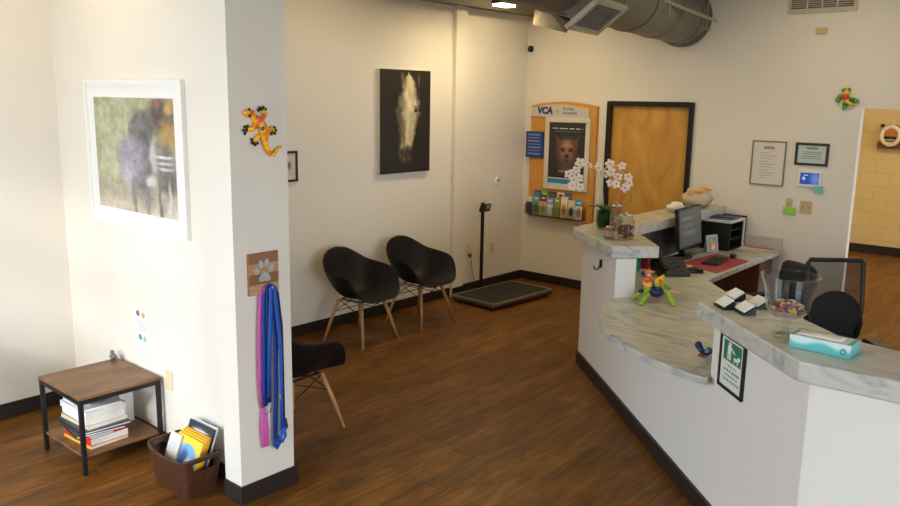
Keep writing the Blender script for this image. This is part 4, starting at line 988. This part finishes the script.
# carved figurines on the low ledge
fq = onz(650, 301, .7805); fg = thing('carved_figurine', 'colourful carved creature with lime legs and orange wings on the low ledge', 'figurine', tuple(fq))
fd = dep(fq); FQ = Vector(fq)
def fw_(x, y, dd=0): return Vector((0, 0, H)) + ray(x, y) * (fd + dd) - FQ
def fz0(x, y): q = onz(x, y, .7825) - FQ; q.z = .0135; return q
M_LIME = C((150, 196, 56), .35, var=.2, scale=60); M_NAVY = C((34, 36, 84), .3, var=.3, scale=80)
MB().ball(fw_(656, 291.5), .050, (1.1, 1.1, .85), 14).ball(fw_(651, 288, .03), .038, (1, 1, 1), 12).build('body', M_NAVY, fg, smooth=True)
for knee, foot, rt in (((646, 297), (641, 305), (651, 293)), ((668, 293), (674, 306), (661, 291)), ((641, 292), (634, 299), (650, 289)), ((663, 283), (669, 289), (655, 286))):
    f = fz0(*foot); k = fw_(*knee); k.z = max(k.z, .03)
    MB().tube([fw_(*rt), k, f + (k - f) * .25, f], [.020, .018, .014, .013], 10).ball(f, .018, (1.2, 1.2, .6), 8).build('leg', M_LIME, fg, smooth=True)
MB().ball(fw_(641, 291, -.03), .020, (1.3, 1, .8), 10).build('spot', M_NAVY, fg, smooth=True)
def wing(c1, c2, r, colr, nm):
    MB().tube([fw_(*c1), fw_((c1[0] + c2[0]) / 2, (c1[1] + c2[1]) / 2), fw_(*c2)], [.008, r, .006], 12, flat=.25, up=FW).build(nm, colr, fg, smooth=True)
wing((655, 289), (664, 275), .040, C((240, 176, 40), .35), 'wing'); wing((653, 290), (643, 280), .036, C((238, 170, 44), .35), 'wing')
MB().tube([fw_(659, 285, -.012), fw_(661.5, 280, -.014)], [.006, .014], 10).build('wing_spot', C((220, 84, 40), .35), fg, smooth=True)
MB().ball(fw_(647, 279), .028, (1, 1, .9), 12).ball(fw_(651, 276.5), .02, (1.3, 1, .7), 10).build('head', C((220, 96, 50), .35), fg, smooth=True)
MB().ball(fw_(643, 273.5), .017, (1, 1, 1), 10).ball(fw_(654.5, 272), .012, (1, 1, 1), 10).build('ear', M_NAVY, fg, smooth=True)
MB().tube([fw_(645, 272, -.01), fw_(650, 271.5, -.012), fw_(654, 272.5, -.01)], [.010, .014, .009], 8).build('crest', C((230, 120, 50), .35), fg, smooth=True)
MB().ball(fw_(649, 275, -.025), .014, (1.3, 1, .7), 10).build('muzzle', C((228, 220, 206), .4), fg, smooth=True)
# second figurine, by the panel
fq = onz(702, 360, .7805); fg = thing('carved_figurine', 'dark blue carved figurine with red claws peeking out beside the framed green sign', 'figurine', tuple(fq + Vector((.03, .03, 0))))
FQ = Vector(fg.location); fd = dep(onz(702, 357, .7805)) 
def up_(q, z): q.z = max(q.z, z); return q
MB().tube([up_(fw_(699, 346), .03), up_(fw_(702, 351), .03), up_(fw_(706, 355), .024), up_(fw_(709, 356, .03), .026)], [.018, .016, .018, .022], 10).ball(fw_(698.5, 345), .021, (1, 1, 1.1), 12).build('body', M_NAVY, fg, smooth=True)
MB().ball(fw_(707, 351, -.02), .012, (1.4, 1, .8), 10).build('stripe', C((80, 150, 190), .35), fg, smooth=True)
for a, b in (((704, 354), (699, 357)), ((705, 356), (702, 360))):
    q = fw_(*b); q.z = max(q.z, .011); qa = fw_(*a, .02); qa.z = max(qa.z, .013); MB().tube([qa, q], [.010, .008], 8).build('claw', C((150, 52, 50), .35), fg, smooth=True)

# ================================================================== staff desk
ZD = .7805
MB().bb((5.80, 3.2125, .79), (7.88, 3.2195, 1.06)).build('back_liner', C((62, 60, 60), .6), rc)
# monitor
mo = thing('computer_monitor', 'black flat monitor with a dim grey screen on the staff desk', 'monitor', (6.84, 3.04, ZD), math.radians(3)); mo.scale = (1.06, 1.06, 1.06)
TL = Matrix.Rotation(math.radians(-6), 3, 'X')
def mbx(c, d): return MB().box(Vector((0, .0, .275)) + TL @ Vector(c), d, M=TL)
mbx((0, .012, 0), (.50, .035, .345)).build('monitor_housing', M_BLACKP, mo, bevel=.006)
so = painting('screen', blobs((92, 97, 100), [(.35, .75, .25, .05, (124, 128, 130), .6), (.4, .55, .3, .03, (120, 124, 127), .6), (.45, .35, .3, .06, (118, 122, 126), .6)]), Vector((0, 0, .275)) + TL @ Vector((-.233, -.0062, -.152)), (.466, 0, 0), TL @ Vector((0, 0, .308)), 28, 20, mo, paint_mat('dim_screen', .25, .05))
MB().tube([(0, .06, .012), (0, .05, .14), (0, .03, .25)], [.03, .025, .025], 10).build('stand', M_BLACKP, mo, smooth=True)
MB().lathe([(0, 0), (.12, 0), (.11, .014), (0, .018)], (0, .05, 0), 24, 1, .7).build('base', M_BLACKP, mo, smooth=True)
# red desk mat
mp = [onz(*q, ZD) for q in ((672, 268), (721, 273), (751, 260), (712, 251))]
o0 = mp[0].copy()
tm = MB().slab([(6.40, 2.585, ZD), (7.10, 2.575, ZD), (7.26, 2.95, ZD), (6.56, 2.98, ZD)], (0, 0, .004)).build('desk_mat', C((168, 70, 78), .7))
tag(tm, 'red desk mat under the keyboard on the staff desk', 'desk mat')
ZM = ZD + .0045
q = onz(715, 262, ZM); kb = thing('keyboard', 'small dark grey keyboard lying on the red desk mat', 'keyboard', tuple(q), math.radians(8))
MB().box((0, 0, .009), (.34, .15, .018)).build('keyboard_body', C((58, 54, 52), .5), kb, bevel=.004)
w = MB()
for i in range(12):
    for j in range(4): w.box((-.15 + i * .027, -.05 + j * .033, .020), (.022, .026, .005))
w.build('keys', C((46, 44, 43), .45), kb)
q = onz(733, 258, ZM); t = thing('computer_mouse', 'black computer mouse at the far end of the keyboard', 'mouse', tuple(q), .3)
MB().ball((0, 0, .0215), .04, (1.25, .8, .5), 14).build('mouse_body', M_BLACKP, t, smooth=True)
# desk phone
q = onz(670, 274, ZD); ph = thing('desk_phone', 'black desk telephone with raised handset behind the carved creature', 'telephone', tuple(q), math.radians(-40)); ph.scale = (1.15, 1.15, 1.15)
R_ = Matrix.Rotation(.5, 3, 'X')
MB().slab([(-.11, -.10, 0), (-.11, .10, 0), (-.11, .10, .10), (-.11, .06, .115), (-.11, -.10, .025)], (.22, 0, 0)).build('phone_body', M_BLACKP, ph, bevel=.005)
MB().tube([(-.08, -.10, .055), (-.08, -.08, .075), (-.08, .0, .115), (-.08, .08, .15), (-.08, .105, .145)], [.02, .026, .018, .026, .02], 10).build('handset', C((20, 20, 20), .35), ph, smooth=True)
w = MB()
for i in range(3):
    for j in range(4): w.box((.0 + i * .03, -.07 + j * .026, .045 + j * .0135), (.02, .016, .008))
w.build('keys', C((70, 70, 72), .5), ph)
# handset of a scanner lying on the worktop
q = onz(693, 273, ZD); t = thing('stapler', 'black stapler lying at the front edge of the staff desk', 'stapler', tuple(q), -.75)
MB().bb((-.085, -.018, 0), (.085, .018, .01)).build('stapler_base', M_BLACKP, t, bevel=.003)
MB().tube([(-.08, 0, .022), (0, 0, .034), (.085, 0, .020)], [.016, .018, .012], 8).build('stapler_arm', M_BLACKP, t, smooth=True)
# cups
q = onz(646, 271, ZD); t = thing('tumbler', 'teal tumbler with dark lid standing behind the raised slab end', 'cup', (6.0, 3.12, ZD))
MB().lathe([(0, 0), (.038, 0), (.046, .15), (0, .15)], (0, 0, 0), 20).build('cup_body', C((20, 130, 106), .4), t, smooth=False)
MB().lathe([(0, .151), (.049, .151), (.047, .172), (0, .176)], (0, 0, 0), 20).build('lid', C((20, 60, 48), .4), t)
t = thing('mug', 'red mug beside the teal tumbler on the staff desk', 'mug', (6.16, 3.12, ZD))
MB().lathe([(0, 0), (.04, 0), (.042, .09), (.037, .09), (.035, .01), (0, .01)], (0, 0, 0), 20).build('mug_body', C((150, 30, 44), .4), t, smooth=False)
MB().tube([(.04, 0, .07), (.065, 0, .065), (.065, 0, .03), (.04, 0, .02)], .006, 8).build('handle', C((150, 30, 44), .4), t, smooth=True)
t = thing('tape_ball', 'small purple round pin cushion beside the red mug', 'desk item', (6.27, 3.12, ZD))
MB().ball((0, 0, .032), .036, (1, 1, .85), 12).build('cushion', C((96, 64, 110), .5), t, smooth=True)
# photo holder
q = onz(709, 251, ZD); t = thing('photo_holder', 'grey desk photo holder with an orange picture beside the monitor', 'picture holder', tuple(q), math.radians(-20))
MB().slab([(-.075, .0, 0), (-.075, -.05, 0), (-.075, -.02, .16), (-.075, -.008, .16)], (.15, 0, 0)).build('holder', C((150, 150, 148), .4), t, bevel=.002)
R2 = Vector((0, .03, .16)).normalized()
painting('picture', blobs((120, 116, 104), [(.6, .35, .28, .26, (224, 132, 60), .4), (.4, .75, .2, .14, (170, 150, 80), .5), (.55, .2, .2, .1, (232, 180, 140), .4)]), (-.055, -.0490, .012), (.11, 0, 0), R2 * .13, 16, 18, t)
# organiser and binders
og = thing('desk_organizer', 'black open desk organizer with pale top against the reception wall', 'organizer', (7.64, 3.04, ZD))
w = MB(); w.bb((-.19, -.13, 0), (.13, .15, .012)).bb((-.19, .135, .012), (.13, .15, .27)).bb((-.19, -.13, .012), (-.175, .135, .27)).bb((.115, -.13, .012), (.13, .135, .27))
w.build('case', M_BLACKP, og)
MB().bb((-.20, -.14, .27), (.14, .155, .292)).build('top_panel', C((206, 204, 200), .5), og, bevel=.002)
MB().bb((-.175, -.12, .10), (.115, .135, .108)).bb((-.175, -.12, .19), (.115, .135, .198)).build('tray', C((50, 48, 48), .5), og)
for (lb, x, wd, colr, hh) in (('pale blue binder standing beside the black organizer', 7.80, .03, (150, 170, 206), .275), ('white binder standing between the pale blue and black binders', 7.836, .036, (232, 230, 226), .285), ('black binder standing against the reception wall', 7.873, .030, (30, 30, 32), .30)):
    t = thing('binder', lb, 'binder', (x, 3.04, ZD), 0, 'binders beside the desk organizer')
    MB().bb((-wd / 2, -.12, 0), (wd / 2, .12, hh)).build('binder_body', C(colr, .45), t, bevel=.002)
    MB().cyl((0, -.1205, .06), (0, -.122, .06), .010, n=12).build('finger_ring', M_STEEL, t)
for (lb, z, dx_, colr) in (('blue folder lying on top of the desk organizer', .2925, 0, (48, 88, 170)), ('dark folder lying over the blue one on the organizer', .3005, .05, (40, 42, 60))):
    t = MB().box((7.60 + dx_, 3.06, ZD + z + .0035), (.24 - dx_, .26, .006), rz=.04).build('folder', C(colr, .5)); tag(t, lb, 'folder', 'folders on the organizer')
# papers
def sheet(label, px, d, rz, colr, z=ZD, nm='paper_sheet', grp='loose papers on the worktop'):
    q = onz(*px, z); t = MB().box((0, 0, .001), (d[0], d[1], .0016)).build(nm, C(colr, .7), loc=tuple(q), rot=(0, 0, rz)); tag(t, label, 'paper', grp); return t
sheet('red-edged paper folder lying by the backsplash', (762, 247), (.20, .28), .1, (206, 90, 84), nm='paper_folder')
q = onz(760, 246, ZD); 
t = MB().box((0, 0, .001), (.20, .27, .002)).build('paper_sheet', C((226, 214, 196), .7), loc=(7.72, 2.80, ZD + .0022), rot=(0, 0, -.08)); tag(t, 'cream paper lying on the red-edged folder by the backsplash', 'paper', 'loose papers on the worktop')
sheet('white paper slip behind the orange wing of the carved creature', (671, 291), (.06, .15), -.25, (226, 206, 186))
sheet('pale green paper in front of the desk phone', (664, 275), (.12, .18), -.5, (206, 202, 160))
sheet('yellow note at the corner of the red desk mat', (688, 266), (.09, .07), .3, (232, 206, 120), ZM)
# bag and tissue on the slab
def crumple(name, label, cat, loc, sc, colr, amp, seed, m_=None, n=16):
    random.seed(seed); t = thing(name, label, cat, loc); mb = MB().ball((0, 0, 0), 1, (1, 1, 1), n)
    for i, v in enumerate(mb.v):
        k = 1 + amp * (math.sin(v.x * 7 + seed) * math.sin(v.y * 6 + 1) + .6 * math.sin(v.z * 9 + v.x * 4) + random.uniform(-.25, .25))
        mb.v[i] = Vector((v.x * sc[0] * k, v.y * sc[1] * k, max(0, (v.z * k + .9) * sc[2])))
    mb.build('bag_body' if cat == 'bag' else name + '_body', m_ or C(colr, .5), t, smooth=True); return t
bg = crumple('plastic_bag', 'pale translucent plastic bag with orange print on the raised slab by the wall', 'bag', (7.60, 3.32, Z1), (.205, .13, .10), (226, 206, 172), .12, 4, mat('bag_film', (230, 210, 176), .3, trans=.25, var=.05))
for (x, z, r) in ((-.10, .165, .05), (.03, .178, .06), (.12, .165, .045)):
    MB().ball((x, -.045, z), r, (1.1, .9, .35), 12).build('orange_print', C((236, 158, 72), .5), bg, smooth=True)
MB().tube([(-.15, .0, .10), (-.19, 0, .17), (-.20, .02, .20)], [.04, .03, .012], 8, flat=.4).build('bag_ear', mat('bag_film', (230, 210, 176)), bg, smooth=True)
crumple('crumpled_paper', 'crumpled white paper on the raised slab just above the monitor', 'paper', (7.08, 3.30, Z1), (.10, .07, .05), (236, 230, 222), .2, 9)

# ================================================================== staff chairs
oc_ = thing('office_chair', 'black mesh-back office chair behind the candy bowl', 'office chair', (5.76, 1.36, 0), math.radians(131))
CA = math.radians(-110)
def fr_bar(pts, r, nm, par, m_=M_BLACKP): return MB().tube(pts, r, 8).build(nm, m_, par, smooth=True)
def office(root, top, mesh=True, w_=.24):
    MB().ball((0, 0, .46), 1, (.25, .25, .055), 20).build('seat', C((28, 28, 30), .8), root, smooth=True)
    if mesh:
        pts = [(-w_ * .75, -.22, .56), (-w_, -.27, .78), (-w_ * .98, -.31, top - .02), (-w_ * .9, -.315, top), (w_ * .9, -.315, top), (w_ * .98, -.31, top - .02), (w_, -.27, .78), (w_ * .75, -.22, .56)]
        fr_bar(pts + [pts[0]], .016, 'back_frame', root)
        mb = MB(); vs = []
        nx, ny = 10, 10
        for j in range(ny + 1):
            z = .57 + (top - .575) * j / ny; hw = w_ * (.76 + .24 * min(1, j / ny * 2.2)); y = -.225 - .09 * (j / ny) ** .8
            for i in range(nx + 1):
                u = -1 + 2 * i / nx; vs.append((u * hw, y - .03 * (1 - u * u), z))
        mb.add(vs, [(j * (nx + 1) + i, j * (nx + 1) + i + 1, (j + 1) * (nx + 1) + i + 1, (j + 1) * (nx + 1) + i) for j in range(ny) for i in range(nx)])
        mb.build('back_mesh', M_MESH, root, smooth=True)
        MB().ball((0, -.265, .65), 1, (w_ * 1.08, .05, .24), 20).build('lumbar_pad', C((24, 24, 26), .8), root, smooth=True)
    else:
        pts = []; mb = MB()
        R0 = MB().tube([(0, -.235, .52), (0, -.26, .62), (0, -.28, .74), (0, -.29, top - .03), (0, -.29, top)], [.17, .21, .22, .20, .15], 24, flat=.14, up=(0, 1, 0)); R0.build('backrest', C((38, 37, 37), .7), root, smooth=True)
    MB().tube([(0, -.12, .42), (0, -.26, .44), (0, -.30, .60)], [.03, .03, .025], 8, flat=.5).build('back_bracket', M_BLACKP, root, smooth=True)
    for s in (-1, 1):
        MB().tube([(s * .20, -.02, .44), (s * .205, -.02, .46), (s * .205, -.02, .55)], .018, 8).build('arm_post', M_BLACKP, root, smooth=True)
        MB().box((s * .205, -.03, .565), (.085, .25, .03)).build('armrest', C((24, 24, 25), .5), root, bevel=.012)
    MB().cyl((0, 0, .10), (0, 0, .42), .028).cyl((0, 0, .38), (0, 0, .425), .09, .12).build('gas_lift', M_BLACKM, root)
    for k in range(5):
        a = 2 * PI * k / 5; d = Vector((math.cos(a), math.sin(a), 0))
        lg = MB().tube([Vector((0, 0, .12)) + d * .03, Vector((0, 0, .085)) + d * .29], [.03, .018], 8).build('base_leg', M_BLACKP, root, smooth=True)
        c = d * .285 + Vector((0, 0, .03)); sd = Vector((-d.y, d.x, 0))
        MB().cyl(c - sd * .022, c + sd * .022, .03, n=14).cyl(c + Vector((0, 0, .0)), c + Vector((0, 0, .06)), .01, n=8).build('caster', M_BLACKP, lg)
M_MESH = mat('chair_mesh', (40, 40, 42), .8, var=.2, alpha=.62)
office(oc_, 1.10, w_=.20)
o2 = thing('office_chair', 'dark round-backed office chair pulled up to the staff desk', 'office chair', (6.65, 2.225, 0), math.radians(59.5))
office(o2, .87, mesh=False)
SKY, SUN, LMP, EXPO = 7.2, 1.0, 21, 0.13
# ================================================================== light
wd = bpy.data.worlds.new('daylight'); SC.world = wd; wd.use_nodes = True
bgn = wd.node_tree.nodes['Background']; bgn.inputs['Color'].default_value = (.80, .90, 1.0, 1); bgn.inputs['Strength'].default_value = SKY
su = bpy.data.lights.new('sun', 'SUN'); su.energy = SUN; su.angle = math.radians(5); su.color = (1, .93, .82)
so_ = bpy.data.objects.new('sun', su); COL.objects.link(so_)
so_.rotation_euler = Vector((1, .5, -.47)).to_track_quat('-Z', 'Y').to_euler()
# unseen wall added outside to keep the sun off most of the glazing
struct(MB().bb((-16, -30, 0), (-15.8, -5.9, 11)).build('sun_block_wall', mat('sun_block_paint', (190, 188, 184), .7)))
struct(MB().bb((-30, -30, -.25), (40, 30, -.12)).build('ground', mat('pavement', (176, 172, 166), .8)))
def portal(name, loc, sx, sy, rot):
    l = bpy.data.lights.new(name, 'AREA'); l.shape = 'RECTANGLE'; l.size = sx; l.size_y = sy; l.cycles.is_portal = True
    o = bpy.data.objects.new(name, l); COL.objects.link(o); o.location = loc; o.rotation_euler = rot
portal('portal', (XW - .16, -1.85, 1.65), 2.98, 2.7, (0, -PI / 2, 0))
portal('portal', (XW - .16, 3.85, 1.65), 2.98, 3.2, (0, -PI / 2, 0))
portal('portal', (1.3, YR - .16, 1.75), 4.4, 3.3, (PI / 2, 0, 0))
def lamp(name, loc, energy, col, size=.3, rot=(0, 0, 0), shape='DISK'):
    l = bpy.data.lights.new(name, 'AREA'); l.shape = shape; l.size = size; l.energy = energy; l.color = col
    o = bpy.data.objects.new(name, l); COL.objects.link(o); o.location = loc; o.rotation_euler = rot
WARM = (1, .79, .44)
lamp('downlight', (6.35, 4.85, 3.04), LMP * .75, WARM, .25)
# ceiling lamps of the reception (above the frame), each with a visible body
ll = [(4.6, 4.6, .62), (6.6, 2.2, .7), (4.2, 1.6, .5), (7.0, 5.0, .35), (10.6, 2.6, 2.0), (10.6, 0.6, 1.4), (1.9, 4.7, .35)]
M_RIM = C((220, 216, 206), .5)
for i, (x, y, e) in enumerate(ll):
    z = 3.42 if x < 9 else 3.3
    w = MB().lathe([(.10, .01), (.16, .01), (.16, .06), (0, .06), (0, .05), (.10, .05), (.10, .01)], (x, y, z), 24).cyl((x, y, z + .06), (x, y, CZ), .01)
    o = w.build('ceiling_light', M_RIM)
    tag(o, ['round ceiling lamp above the armchairs', 'round ceiling lamp above the staff desk', 'round ceiling lamp above the front counter', 'round ceiling lamp above the floor scale', 'round ceiling lamp in the hallway beyond the opening', 'round ceiling lamp deeper along the hallway', 'round ceiling lamp above the side table'][i], 'light')
    lamp('lamp', (x, y, z), LMP * e, WARM, .2)
vs_ = SC.view_settings; vs_.view_transform = 'Standard'; vs_.look = 'None'; vs_.gamma = 1; vs_.use_curve_mapping = False; vs_.exposure = EXPO
SC.cycles.use_denoising = True
SC.cycles.max_bounces = 10; SC.cycles.diffuse_bounces = 5; SC.cycles.transmission_bounces = 10; SC.cycles.transparent_max_bounces = 12
SC.cycles.sample_clamp_indirect = 6; SC.cycles.caustics_reflective = False; SC.cycles.caustics_refractive = False
